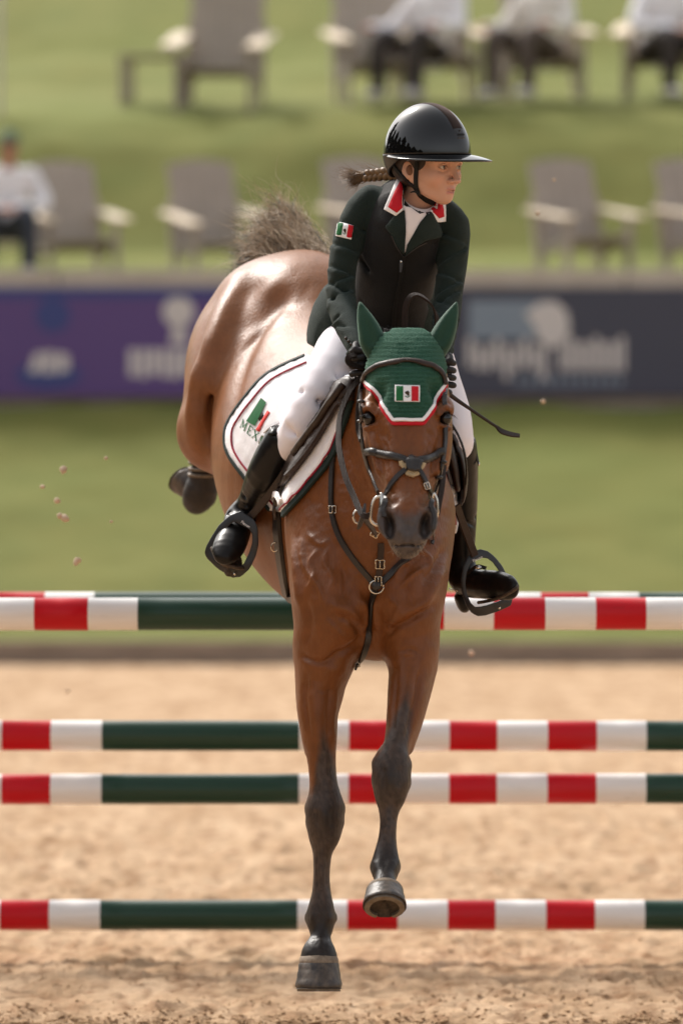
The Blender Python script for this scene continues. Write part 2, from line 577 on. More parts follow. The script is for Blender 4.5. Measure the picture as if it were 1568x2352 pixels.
def sand_z(X, Y):
    z = 0.009 * vnoise(X, Y, 0.9, 1) + 0.007 * vnoise(X, Y, 0.33, 2) + 0.008 * vnoise(X, Y, 0.13, 3) + 0.010 * vnoise(X, Y, 0.06, 4) + 0.008 * vnoise(X, Y, 0.03, 5)
    z = z + 0.006 * np.abs(vnoise(X, Y, 0.07, 8)) ** 2
    far = smooth01(Y, 24, 34)
    z = z * (1 - 0.6 * far)
    for x, y, r, dp, a in PRINTS:
        m = (np.abs(X - x) < 3 * r) & (np.abs(Y - y) < 3 * r)
        if not m.any(): continue
        dx = X[m] - x; dy = (Y[m] - y)
        q = np.sqrt(dx * dx + dy * dy * 0.8) / r
        z[m] += -dp * np.exp(-(q ** 4)) + dp * 0.55 * np.exp(-((q - 1.35) / 0.35) ** 2)
    return z - 0.02

xs = axis_pts([(-45, -4, 3), (-4, -2, 0.1), (-2, 2, 0.0105), (2, 4, 0.1), (4, 45, 3)])
ys = axis_pts([(-80, 8, 6), (8, 14, 0.5), (14, 14.9, 0.06), (14.9, 17.5, 0.0125), (17.5, 21, 0.026), (21, 26, 0.06), (26, 40, 0.3)])
sand = sheet('arena_sand', xs, ys, sand_z, M_SAND)

# loose clods of footing lying on the sand
def clods(n, seed, front=False):
    r = np.random.default_rng(seed)
    base_v = np.array([(0, 0, 1), (0.9, 0, 0.2), (0.28, 0.85, 0.25), (-0.72, 0.52, 0.2), (-0.72, -0.52, 0.25), (0.28, -0.85, 0.2), (0, 0, -0.6)])
    base_f = np.array([(0, 1, 2), (0, 2, 3), (0, 3, 4), (0, 4, 5), (0, 5, 1), (6, 2, 1), (6, 3, 2), (6, 4, 3), (6, 5, 4), (6, 1, 5)])
    y = 15.05 + 7.0 * r.random(n) ** 1.9
    if front: y = 15.2 + 0.33 * r.standard_normal(n)
    x = r.uniform(-0.11, 0.11, n) * y
    dens = vnoise(x, y, 0.5, 21) + 0.9 * vnoise(x, y, 0.16, 22) + 0.5 * np.exp(-((y - 15.25) / .22) ** 2)
    k = dens > (r.uniform(-1.4, 0.9, n) if front else r.uniform(0.05, 1.1, n))
    x, y = x[k], y[k]; n = len(x)
    s = (0.0018 + 0.008 * r.random(n) ** 8) * (1 + .5 * np.exp(-((y - 15.25) / .25) ** 2))
    z = sand_z(x.copy(), y.copy())
    a = r.uniform(0, 6.28, n)
    B = base_v[None] * (1 + 0.35 * r.uniform(-1, 1, (n, 7, 1))) * s[:, None, None]
    c, sn = np.cos(a)[:, None], np.sin(a)[:, None]
    V = np.stack([B[..., 0] * c - B[..., 1] * sn, B[..., 0] * sn + B[..., 1] * c, B[..., 2] * 0.5], -1) + np.stack([x, y, z + s * 0.25], -1)[:, None]
    F = (base_f[None] + 7 * np.arange(n)[:, None, None]).reshape(-1, 3)
    return V.reshape(-1, 3), F
V, F = clods(75000, 5)
V1, F1 = clods(60000, 9, True)
V, F = np.vstack([V, V1]), np.vstack([F, F1 + len(V)])
tag(mesh_np('sand_clods', V, F, M_CLOD, smooth=False), kind='stuff')

# grass bank behind the arena, retaining wall, terraces of grass above it
def bank_z(X, Y):
    z = np.interp(Y, [40.12, 41, 45.6, 46.2], [0.10, 0.35, 1.93, 2.0])
    return z + 0.03 * vnoise(X, Y, 0.9, 11) + 0.02 * vnoise(X, Y, 0.3, 12)
sheet('grass_bank', axis_pts([(-45, -5, 1), (-5, 5, 0.12), (5, 45, 1)]), axis_pts([(40.12, 46.2, 0.12)]), bank_z, M_GRASS)

def hill_z(X, Y):
    z = np.interp(Y, [46.42, 47.2, 48.6, 50.3, 51.0, 53.5, 55, 60, 90, 140], [3.13, 3.18, 3.45, 4.55, 4.85, 5.30, 5.7, 7.8, 15, 24])
    return z + 0.05 * vnoise(X, Y, 1.3, 13) + 0.02 * vnoise(X, Y, 0.35, 14)
sheet('grass_hill', axis_pts([(-60, -6, 2), (-6, 6, 0.12), (6, 60, 2)]), axis_pts([(46.42, 56, 0.12), (56, 140, 3)]), hill_z, M_GRASS)

# timber edging board at the foot of the bank
root = empty('edging_board', 'low grey weathered timber edging between the sand and the grass bank', 'edging', loc=(0, 40, 0))
for i in range(10):
    bevel_box('board', (-1.98, -0.03, -0.05), (1.98, 0.03, 0.16), M_KERB, root, at=(-18 + 4 * i, RNG.uniform(-.01, .01), RNG.uniform(-.012, .012)), bev=0.012)

wall = empty('retaining_wall', 'long low retaining wall with pale concrete cap behind the banners', 'wall', loc=(0, 46.2, 1.9))
bevel_box('wall_face', (-30, 0.0, -0.6), (30, 0.22, 1.13), M_CONC, wall, bev=0.01)
for i in range(24):
    bevel_box('cap_stone', (-1.24, -0.10, 1.132), (1.24, 0.26, 1.30), M_CONC, wall, at=(-28.75 + 2.5 * i, RNG.uniform(-.006, .006), 0), bev=0.014)

# banners tied along the wall
M_PURPLE = mat('purple_vinyl', srgb(98, 74, 134), 0.55, 0.4)
M_BLUE = mat('blue_print', srgb(64, 74, 136), 0.55, 0.4)
M_CHAR = mat('charcoal_vinyl', srgb(72, 73, 90), 0.55, 0.4)
M_SLATE = mat('slate_blue_print', srgb(134, 146, 164), 0.55, 0.4)
M_WPRINT = mat('white_print', srgb(214, 206, 208), 0.55, 0.4)
DB = 46.05
def bx(u): return (u - 784) * DB / FPX
def bz(v): return CAM_H - (v - 1010) * DB / FPX

def flat_poly(name, pts, mt, parent, y):
    V = [(bx(u), y, bz(v)) for u, v in pts]
    V += [(bx(u), y + 0.003, bz(v)) for u, v in pts]
    n = len(pts)
    F = [list(range(n)), list(range(n, 2 * n))[::-1]] + [[i, i + n, (i + 1) % n + n, (i + 1) % n] for i in range(n)]
    return mesh_np(name, V, F, mt, parent, smooth=False)

def disc(u, v, r, n=24, sy=1.0):
    return [(u + r * math.cos(a), v + r * sy * math.sin(a)) for a in np.linspace(0, 2 * math.pi, n, endpoint=False)]

def rect(u0, v0, u1, v1): return [(u0, v0), (u1, v0), (u1, v1), (u0, v1)]

def banner(name, u0, u1, mt, label):
    r = empty(name, label, 'banner', loc=(bx((u0 + u1) / 2), DB, bz(900)))
    bevel_box('banner_sheet', (bx(u0), DB, bz(912)), (bx(u1), DB + 0.02, bz(661)), mt, r, bev=0.004, at=(-r.location.x, -DB, -r.location.z))
    return r
b1 = banner('sponsor_banner', -620, 742, M_PURPLE, 'purple banner with blue top edge and white logos on the wall')
flat_poly('blue_stripe', rect(-618, 663, 740, 684), M_BLUE, b1, DB - 0.004)
flat_poly('round_logo', disc(410, 716, 36), M_WPRINT, b1, DB - 0.004)
flat_poly('logo_stem', [(398, 748), (424, 748), (432, 790), (390, 790)], M_WPRINT, b1, DB - 0.004)
for k, (u, w, h) in enumerate([(296, 20, 62), (322, 18, 66), (345, 20, 58), (370, 16, 64), (391, 22, 66), (418, 18, 60), (441, 20, 64), (466, 18, 58)]):
    flat_poly('letter_stroke', rect(u, 802, u + w, 802 + h), M_WPRINT, b1, DB - 0.004)
flat_poly('blue_emblem', disc(122, 724, 40), M_BLUE, b1, DB - 0.004)
flat_poly('blue_plate', disc(112, 862, 76, sy=0.42), M_BLUE, b1, DB - 0.004)
for pts in ([(66, 856), (80, 812), (102, 808), (92, 856)], [(100, 858), (104, 808), (126, 808), (124, 858)], [(132, 858), (130, 810), (158, 814), (160, 850)]):
    flat_poly('letter_stroke', pts, M_WPRINT, b1, DB - 0.008)
b2 = banner('sponsor_banner', 760, 2180, M_CHAR, 'charcoal banner with grey blue square logo and white lettering on the wall')
flat_poly('square_logo', rect(1076, 690, 1272, 778), M_SLATE, b2, DB - 0.004)
flat_poly('swoosh_logo', [(1205, 720), (1240, 694), (1276, 692), (1302, 716), (1308, 752), (1296, 792), (1258, 800), (1236, 780), (1226, 748)], M_WPRINT, b2, DB - 0.008)
for k in range(10):
    u = 1072 + 21 * k
    if u > 1250: break
    h0, h1 = (778, 842) if k % 3 == 0 else (796, 850 if k % 4 else 872)
    flat_poly('letter_stroke', rect(u, h0, u + 14, h1), M_WPRINT, b2, DB - 0.008)
for k in range(8):
    u = 1284 + 19.5 * k
    h0, h1 = (774, 852) if k % 3 == 1 else (786, 852)
    flat_poly('letter_stroke', rect(u, h0, u + 13, h1), M_WPRINT, b2, DB - 0.008)
for k in range(11):
    u = 1186 + 23 * k
    flat_poly('letter_stroke', rect(u, 866, u + 12, 886), M_SLATE, b2, DB - 0.008)

# ------------------------------------------------------------------ the fence poles
M_WHITE = mat('white_paint', srgb(236, 233, 230), 0.32, 0.5, noise=(9, 0.22, srgb(210, 202, 192), (0.5, 6, 6)), noise2=(22, 0.5, srgb(150, 140, 128), (0.5, 3, 3), .66, .75))
M_RED = mat('red_paint', (0.56, 0.004, 0.012, 1), 0.36, 0.25, noise=(8, 0.4, (0.42, 0.004, 0.010, 1), (0.4, 6, 6)), noise2=(24, 0.5, (0.30, 0.02, 0.02, 1), (0.5, 3, 3), .66, .74))
M_GREEN = mat('green_paint', (0.012, 0.046, 0.027, 1), 0.32, 0.35, noise=(7, 0.5, (0.020, 0.052, 0.034, 1), (0.3, 8, 8)), noise2=(20, 0.6, (0.05, 0.09, 0.07, 1), (0.4, 4, 4), .64, .74))

def jump_pole(d, uc_segs, v, label, r=0.05):
    """uc_segs: list of (u_end, colour) from the left end"""
    k = 28
    xs_, ms = [], []
    u0 = uc_segs[0][0]
    x_at = lambda u: (u - 784) * d / FPX
    z = CAM_H - (v - 1010) * d / FPX
    V, F, I = [], [], []
    prev = x_at(u0)
    rings = [(prev, r * 0.93), (prev + 0.004, r)]
    mats_ring = [0]
    for u, c in uc_segs[1:]:
        x = x_at(u)
        nseg = max(1, int((x - prev) / 0.08))
        for j in range(1, nseg + 1):
            xx = prev + (x - prev) * j / nseg
            rings.append((xx, r * (1 + 0.008 * math.sin(xx * 9 + v)))); mats_ring.append(c)
        # tape seam: a hair of a step
        rings.append((x + 0.0006, r * 0.994)); mats_ring.append(c)
        prev = x + 0.0006
    for x, rr in rings:
        for j in range(k):
            a = 2 * math.pi * j / k
            V.append((x, rr * math.cos(a), rr * math.sin(a)))
    for i in range(len(rings) - 1):
        for j in range(k):
            F.append([i * k + j, i * k + (j + 1) % k, (i + 1) * k + (j + 1) % k, (i + 1) * k + j]); I.append(mats_ring[i] if i < len(mats_ring) else mats_ring[-1])
    F.append(list(range(k))[::-1]); I.append(0)
    F.append([(len(rings) - 1) * k + j for j in range(k)]); I.append(0)
    V = np.array(V) + np.array([0, d, z])
    o = mesh_np('jump_pole', V, F, mats=[M_WHITE, M_RED, M_GREEN], mat_idx=I)
    # origin at the pole's middle
    c = V.mean(0)
    o.data.transform(Matrix.Translation(-Vector(c))); o.location = c
    o.rotation_euler = (0.0, math.radians(((len(label) * 5) % 7 - 3) * 0.02), 0)
    return tag(o, label, 'jump pole', 'striped poles of the fence')
W, R_, G_ = 0, 1, 2
def far_pat(o=0):
    return [(-570 + o,), (-460 + o, G_), (-340 + o, W), (-228 + o, R_), (-115 + o, W), (5 + o, W), (117 + o, R_), (234 + o, W), (686 + o, G_), (800 + o, W), (915 + o, R_), (1030 + o, W), (1139 + o, R_), (1255 + o, W), (1367 + o, R_), (1481 + o, W), (1933 + o, G_), (2046 + o, W), (2160 + o, R_), (2272 + o, W)]
jump_pole(17.2, [(-600,), (-9, G_), (104, R_), (217, W), (670, G_), (784, W), (898, R_), (1012, W), (1126, R_), (1240, W), (1350, R_), (1465, W), (1917, G_), (2030, W), (2140, R_)], 1395, 'striped pole just behind the top front pole, mostly hidden by it')
jump_pole(16.0, [(-640,), (-158, G_), (-37, R_), (80, W), (203, R_), (317, W), (800, G_), (915, W), (1018, R_), (1132, W), (1250, R_), (1366, W), (1481, R_), (1600, W), (2080, G_), (2200, W)], 1410, 'thick top pole striped red, white and green passing under the horse belly')
jump_pole(17.2, far_pat(1), 1690, 'striped pole second from the top of the fence behind the horse forearms')
jump_pole(17.2, far_pat(0), 1812, 'striped pole third from the top of the fence at the height of the horse knees')
jump_pole(17.2, far_pat(-3), 2102, 'lowest striped pole close above the sand behind the hooves')

# jump stands that carry the poles (just outside the picture)
def stand(x, y, hgt, heights, label):
    r = empty('jump_stand', label, 'jump stand', 'white stands carrying the poles', loc=(x, y, 0))
    s = 1 if x > 0 else -1
    bevel_box('post', (-.05, -.05, -.03), (.05, .05, hgt + .25), M_WHITE, r, bev=.008)
    bevel_box('foot', (-.06, -.35, -.03), (.06, .35, .07), M_WHITE, r, bev=.01, at=(0, 0, 0.002))
    for z_ in heights:
        bevel_box('pole_cup', (-.13, -.055, -.012), (-.052, .055, .012), M_CHAIR_M, r, bev=.004, at=(0 if s > 0 else .182, -.0, z_ - .064))
M_CHAIR_M = mat('grey_steel', srgb(120, 118, 116), 0.4, 0.5, metal=0.8)
zz = lambda v_, d_: CAM_H - (v_ - 1010) * d_ / FPX
stand(-1.86, 16.0, 1.2, [zz(1410, 16.0)], 'white stand at the near left end of the thick top pole')
stand(1.86, 16.0, 1.2, [zz(1410, 16.0)], 'white stand at the near right end of the thick top pole')
stand(-1.92, 17.2, 1.2, [zz(v_, 17.2) for v_ in (1395, 1690, 1812, 2102)], 'white stand at the left end of the four stacked poles behind')
stand(2.02, 17.2, 1.2, [zz(v_, 17.2) for v_ in (1395, 1690, 1812, 2102)], 'white stand at the right end of the four stacked poles behind')

# ------------------------------------------------------------------ chairs on the hill
M_CHAIR = mat('grey_chair_plastic', srgb(168, 157, 147), 0.6, 0.35, noise=(5, 0.5, srgb(150, 140, 131)))
M_CHAIR_LIT = mat('sunlit_chair_plastic', srgb(222, 206, 182), 0.6, 0.35, noise=(5, 0.3, srgb(188, 168, 142)))  # same plastic, lightened to paint the sun on the arm tops

def slope_at(x, y):
    e = 0.4
    z = lambda a, b: float(hill_z(np.array([a]), np.array([b]))[0])
    return z(x, y), (z(x, y + e) - z(x, y - e)) / (2 * e)

def adirondack():
    r = empty('adirondack_chair')
    T = lambda a: Euler((math.radians(a), 0, 0))
    for i in range(5):                       # back slats, fan shaped top
        x = (i - 2) * 0.122
        h = 0.86 - 0.008 * (i - 2) ** 2
        o = bevel_box('back_slat', (-0.058, -0.012, 0), (0.058, 0.012, h), M_CHAIR, r, rot=T(-22), at=(x, 0.18, 0.23))
    for i in range(5):
        o = bevel_box('seat_slat', (-0.27, -0.045, -0.011), (0.27, 0.045, 0.011), M_CHAIR, r, rot=T(-9), at=(0, -0.24 + i * 0.098, 0.352 - i * 0.021))
    for s in (-1, 1):
        bevel_box('arm', (-0.075, -0.42, -0.013), (0.075, 0.36, 0.013), M_CHAIR_LIT, r, rot=T(3), at=(s * 0.345, 0, 0.56))
        bevel_box('leg', (-0.02, -0.045, 0), (0.02, 0.045, 0.53), M_CHAIR, r, at=(s * 0.30, -0.30, 0))
        bevel_box('leg', (-0.02, -0.05, 0), (0.02, 0.05, 0.72), M_CHAIR, r, rot=T(-14), at=(s * 0.30, 0.22, -0.02))
        bevel_box('side_rail', (-0.015, -0.36, -0.05), (0.015, 0.36, 0.05), M_CHAIR, r, rot=T(-13), at=(s * 0.275, 0.02, 0.27))
    return r

def copy_tree(o, parent=None):
    c = o.copy(); COL.objects.link(c); c.parent = parent
    for ch in list(o.children):
        copy_tree(ch, c)
    return c

proto_chair = adirondack()
first_chair = [True]
def chair(u, d, rz, label, group):
    x = (u - 784) * d / FPX
    z, s = slope_at(x, d)
    o = proto_chair if first_chair[0] else copy_tree(proto_chair)
    first_chair[0] = False
    o.location = (x, d, z)
    o.scale = (1.02, 1.02, 1.02) if d < 50 else (1.22, 1.22, 1.22)
    o.rotation_euler = (Matrix.Rotation(math.atan(s) * 0.8, 3, 'X') @ Matrix.Rotation(math.radians(rz), 3, 'Z')).to_euler()
    tag(o, label, 'chair', group)
    return o
G1 = 'grey garden chairs along the top of the wall'
G2 = 'grey garden chairs on the upper terrace'
chair(172, 47.2, 18, 'grey slatted garden chair beside the man in the cap', G1)
chair(498, 47.2, 20, 'empty grey slatted garden chair left of the raised horse tail', G1)
chair(855, 47.0, 20, 'grey slatted garden chair half hidden behind the rider', G1)
chair(1338, 47.0, 24, 'empty grey slatted garden chair standing alone above the charcoal banner', G1)
chair(1630, 46.9, 26, 'grey slatted garden chair cut by the right edge of the picture', G1)
chair(505, 52.0, -8, 'empty grey slatted garden chair on the upper terrace beside a low table', G2)

tab = empty('side_table', 'low grey side table beside the empty upper terrace chair', 'table')
x = (360 - 784) * 52.0 / FPX; z, s = slope_at(x, 52.0)
tab.location = (x, 52.0, z); tab.rotation_euler = (0, 0, math.radians(-8))
for i in range(5):
    bevel_box('top_slat', (-0.34, -0.05, -0.012), (0.34, 0.05, 0.012), M_CHAIR, tab, at=(0, -0.22 + i * 0.11, 0.46))
for sx in (-1, 1):
    for sy in (-1, 1):
        bevel_box('leg', (-0.03, -0.03, -0.05), (0.03, 0.03, 0.448), M_CHAIR, tab, at=(sx * 0.30, sy * 0.22, 0))
    bevel_box('stretcher', (-0.015, -0.18, -0.02), (0.015, 0.18, 0.02), M_CHAIR, tab, at=(sx * 0.30, 0, 0.08))

M_POST = mat('pale_post_paint', srgb(190, 180, 170), 0.5, 0.4)
post = empty('marker_post', 'thin pale post on the upper terrace at the left edge', 'post', loc=((0 - 784) * 51 / FPX, 51, float(hill_z(np.array([-3.3]), np.array([51.0]))[0])))
mesh_np('shaft', *(lambda a: (np.array([(0.022 * math.cos(t) , 0.022 * math.sin(t), zz) for zz in (-0.3, 2.2) for t in np.linspace(0, 6.2832, 10, endpoint=False)]) + np.array(post.location), [[i, (i + 1) % 10, 10 + (i + 1) % 10, 10 + i] for i in range(10)] + [list(range(10, 20))]))(0), M_POST, post)

# tall trees standing beside the arena, left of the photographer (they show in the glossy helmet)
M_LEAF = mat('dark_foliage', (0.020, 0.026, 0.010, 1), 0.8, 0.2)
M_BARK = mat('bark', (0.05, 0.035, 0.025, 1), 0.9, 0.1)
def pine(x, y, hgt, wd, seed, label):
    g_ = np.random.default_rng(seed)
    r = empty('tree', label, 'tree', 'tall trees beside the arena', loc=(x, y, -0.05))
    tube('trunk', [np.array([x, y, -.05]), np.array([x + .1, y, hgt * .5]), np.array([x, y + .1, hgt * .9])], [wd * .09, wd * .06, wd * .02], M_BARK, r, n=10, k=8)
    n = 3400; wd *= 2.3
    t = g_.random(n) ** .8; zz = hgt * (.06 + .94 * t)
    lob = 0.6 + .4 * np.sin(zz * 1.7 + seed) * np.sin(zz * .8)
    rad = wd * (1 - t ** 2.2) ** .8 * (.35 + .65 * g_.random(n)) * lob; an = g_.uniform(0, 6.283, n)
    c = np.stack([x + rad * np.cos(an), y + rad * np.sin(an), zz], -1)
    o = g_.normal(0, .55, (n, 3, 3)) + c[:, None]
    mesh_np('crown', o.reshape(-1, 3), np.arange(3 * n).reshape(n, 3), M_LEAF, r, smooth=False)
for i, (th_, hh, w_, lb) in enumerate([(134, 24, 4.6, 'tallest dark tree at the far left end of the row beside the arena'), (119, 20, 4.4, 'second tall tree from the far end of the row beside the arena'),
        (106, 21, 4.0, 'third tall tree from the far end of the row beside the arena'), (93, 17, 4.6, 'broad tree in the middle of the row beside the arena'),
        (80, 19, 4.2, 'slim tall tree next to the broad one beside the arena'), (67, 13, 4.4, 'lower bushy tree in the near half of the row beside the arena'),
        (53, 9.5, 4.0, 'short bushy tree near the low end of the row beside the arena'), (38, 6.5, 3.4, 'smallest tree at the low end of the row beside the arena')]):
    a_ = math.radians(th_)
    pine(-38 * math.sin(a_), 14 - 38 * math.cos(a_), hh, w_, 70 + i, lb)
# ------------------------------------------------------------------ spectators on the hill (far out of focus)
M_SKIN_T = mat('tan_skin', srgb(176, 122, 96), 0.5, 0.4, sss=0.1)
M_SHIRT = mat('white_shirt', srgb(240, 238, 241), 0.85, 0.2, bump=('noise', 14, 0.4))
M_SHIRT2 = mat('cream_shirt', srgb(232, 228, 220), 0.85, 0.2, bump=('noise', 14, 0.4))
M_JEAN = mat('dark_denim', srgb(62, 66, 76), 0.85, 0.2, bump=('noise', 40, 0.4))
M_DARK = mat('charcoal_cloth', srgb(66, 60, 58), 0.85, 0.2, bump=('noise', 40, 0.4))
M_CAP = mat('grey_green_cap', srgb(104, 120, 100), 0.85, 0.2)
M_HAIR_D = mat('dark_hair', srgb(50, 38, 32), 0.6, 0.4)
M_SHOE = mat('pale_shoe', srgb(205, 200, 196), 0.6, 0.4)

def spectator(u, d, rz, label, shirt, trouser, cap=None, lean=0.0, dx=0.0, armpose='lap', zoff=0.0):
    x = (u - 784) * d / FPX
    z, s = slope_at(x, d)
    r = empty('person', label, 'person', 'spectators sitting on the hill', loc=(x, d, z + zoff), rz=math.radians(rz))
    r.scale = (1.08,) * 3 if d < 50 else (1.22,) * 3
    L = lean
    A = np.array
    sh = [A([L * 0.9 - 0.19, 0.02, 0.86]), A([L * 0.9 + 0.19, 0.02, 0.86])]
    hip = [A([-0.10, 0.06, 0.42]), A([0.10, 0.06, 0.42])]
    neck = A([L, 0.0, 0.93]); head = A([L * 1.25, -0.05, 1.09])
    knee = [A([-0.16, -0.42, 0.50]), A([0.16, -0.42, 0.50])]
    ank = [A([-0.17, -0.46, 0.08]), A([0.17, -0.46, 0.08])]
    elb = [A([-0.30 + L * .5, -0.10, 0.62]), A([0.30 + L * .5, -0.10, 0.62])]
    if armpose == 'lap':
        wr = [A([-0.05, -0.36, 0.56]), A([0.05, -0.36, 0.56])]
    else:
        wr = [A([-0.30, -0.34, 0.60]), A([0.30, -0.34, 0.60])]
    lo, hi = (-0.6, -0.75, -0.05), (0.6, 0.4, 1.35)
    h = 0.016
    # body: one continuous surface, mostly under the clothes
    b = Blob(lo, hi, h)
    b.ell(head, (0.075, 0.092, 0.115)); b.ell(head + A([0, -0.06, -0.06]), (0.05, 0.05, 0.05), k=0.03); b.ell(head + A([0, -0.10, -0.015]), (0.015, 0.022, 0.025), k=0.02)
    b.loft([head + A([0, 0.02, -0.06]), neck, A([L * .9, 0.03, 0.84])], [0.055, 0.055, 0.08])
    b.loft([A([L * .85, 0.04, 0.84]), A([L * .4, 0.07, 0.62]), A([0, 0.07, 0.42])], [0.15, 0.13, 0.14], [0.09, 0.10, 0.11])
    for i in (0, 1):
        b.loft([sh[i], elb[i], wr[i]], [0.045, 0.038, 0.028], k=0.04)
        sg = -1 if i == 0 else 1
        b.ell(wr[i] + A([-sg * 0.02, -0.05, 0.0]), (0.035, 0.05, 0.022), k=0.02)
        for f in range(4):
            p0 = wr[i] + A([-sg * 0.04 + sg * 0.02 * f, -0.08, 0.0])
            b.loft([p0, p0 + A([-sg * 0.01, -0.035, -0.005]), p0 + A([-sg * 0.02, -0.05, -0.03])], [0.010, 0.009, 0.008], k=0.008)
        b.loft([hip[i], knee[i], ank[i]], [0.085, 0.055, 0.04], k=0.04)
    V, Q = b.mesh(); 
    M = np.array(parent_matrix(r))
    tw = lambda V: V @ M[:3, :3].T + M[:3, 3]
    mesh_np('body', tw(V), Q, M_SKIN_T, r)
    b = Blob(lo, hi, h)
    b.loft([A([L * .9, 0.03, 0.88]), A([L * .8, 0.04, 0.80]), A([L * .4, 0.07, 0.62]), A([0, 0.07, 0.40])], [0.13, 0.19, 0.17, 0.18], [0.08, 0.12, 0.14, 0.14])
    for i in (0, 1):
        b.loft([sh[i], elb[i], wr[i] * 0.85 + elb[i] * 0.15], [0.07, 0.06, 0.05], k=0.05)
    V, Q = b.mesh(); mesh_np('shirt', tw(V), Q, shirt, r)
    b = Blob(lo, hi, h)
    b.ell((0, 0.06, 0.40), (0.19, 0.15, 0.12), k=0.05)
    for i in (0, 1):
        b.loft([hip[i], knee[i], ank[i] + A([0, 0, 0.03])], [0.10, 0.075, 0.065], k=0.05)
    V, Q = b.mesh(); mesh_np('trousers', tw(V), Q, trouser, r)
    for i in (0, 1):
        b = Blob(lo, hi, 0.012)
        b.loft([ank[i] + A([0, 0.05, -0.03]), ank[i] + A([0, -0.06, -0.035]), ank[i] + A([0, -0.17, -0.05])], [0.045, 0.05, 0.045], [0.05, 0.045, 0.03])
        V, Q = b.mesh(); mesh_np('shoe', tw(V), Q, M_SHOE, r)
    b = Blob(lo, hi, 0.012)
    b.ell(head + A([0, 0.012, 0.03]), (0.084, 0.10, 0.10))
    b.ell(head + A([0, -0.10, -0.03]), (0.12, 0.08, 0.085), mode='sub', k=0.01)
    if cap:
        V, Q = b.mesh(); mesh_np('hair', tw(V), Q, M_HAIR_D, r)
        b = Blob(lo, hi, 0.01)
        b.ell(head + A([0, 0.005, 0.06]), (0.092, 0.108, 0.085)); b.ell(head + A([0, 0, -0.06]), (0.2, 0.2, 0.09), mode='sub', k=0.005)
        b.ell(head + A([0, -0.13, 0.045]), (0.075, 0.07, 0.012), k=0.01)
        V, Q = b.mesh(); mesh_np('cap', tw(V), Q, cap, r)
    else:
        V, Q = b.mesh(); mesh_np('hair', tw(V), Q, M_HAIR_D, r)
    return r
spectator(14, 46.9, 6, 'seated person in cap and white shirt with dark jeans, hands in lap', M_SHIRT, M_JEAN, M_CAP, 0.02)
spectator(970, 52.0, -28, 'seated person in white shirt leaning sideways, nearest above the helmet', M_SHIRT, M_DARK, None, 0.14, armpose='arm')
spectator(1235, 52.2, -32, 'seated person in cream shirt between the two other upper terrace spectators', M_SHIRT2, mat('brown_grey_cloth', srgb(92, 82, 76), .85, .2), None, 0.06, armpose='arm')
spectator(1520, 52.4, 24, 'seated person in white shirt at the upper right corner', M_SHIRT, M_DARK, None, 0.03)
chair(868, 52.1, 10, 'grey garden chair beside the leaning spectator above the helmet', G2)
chair(1000, 52.35, 8, 'grey garden chair under the leaning spectator above the helmet', G2)
chair(1245, 52.55, 4, 'grey garden chair under the spectator in the cream shirt', G2)
chair(1525, 52.75, -8, 'grey garden chair under the spectator in the upper right corner', G2)
# ------------------------------------------------------------------ the horse
HG = 0.0065                                    # grid step of the body
HB = Blob((-0.48, 13.05, 0.10), (0.42, 16.35, 2.40), HG)
HH = Blob((-0.02, 13.02, 1.28), (0.30, 13.95, 1.98), 0.0034)     # finer grid round the head

class Multi:
    def __init__(s, *b): s.b = b
    def ell(s, *a, **k): [x.ell(*a, **k) for x in s.b]
    def loft(s, *a, **k): [x.loft(*a, **k) for x in s.b]
H = Multi(HB, HH)

def px(n, d): return n * d / FPX               # picture pixels -> metres at distance d

def sec(rows):
    """rows (u, v, d, half width px, depth radius m) -> points, rs, rn"""
    p = np.array([P(r[0], r[1], r[2]) for r in rows])
    return p, [px(r[3], r[2]) for r in rows], [r[4] for r in rows]

def hell(u, v, d, ru, rd, rv, k=0.03, mode='add', R=None):
    H.ell(P(u, v, d), (px(ru, d), rd, px(rv, d)), R=R, k=k, mode=mode)

# trunk, chest to buttock (pitched nose-down, rump swung to the picture's left)
p, a, b = sec([(850, 1300, 13.98, 120, .19), (850, 1225, 14.10, 176, .29), (846, 1185, 14.30, 190, .36), (812, 1140, 14.50, 226, .385),
               (768, 1085, 14.72, 262, .385), (728, 990, 15.00, 250, .355), (702, 860, 15.25, 216, .32), (690, 800, 15.42, 190, .27), (690, 800, 15.52, 120, .2)])
H.loft(p, a, b, side=(1, 0, 0), k=0.05, n=40)
# croup / loin top line and point of hip
hell(700, 705, 15.25, 150, .24, 118, k=0.10)
hell(790, 830, 14.85, 60, .35, 55, k=0.12)
hell(560, 790, 15.12, 30, .06, 40, k=0.10)
hell(845, 770, 15.12, 30, .06, 40, k=0.10)
# withers
H.loft([P(868, 905, 14.42), P(855, 880, 14.7)], [.06, .07], [.09, .10], k=0.14)

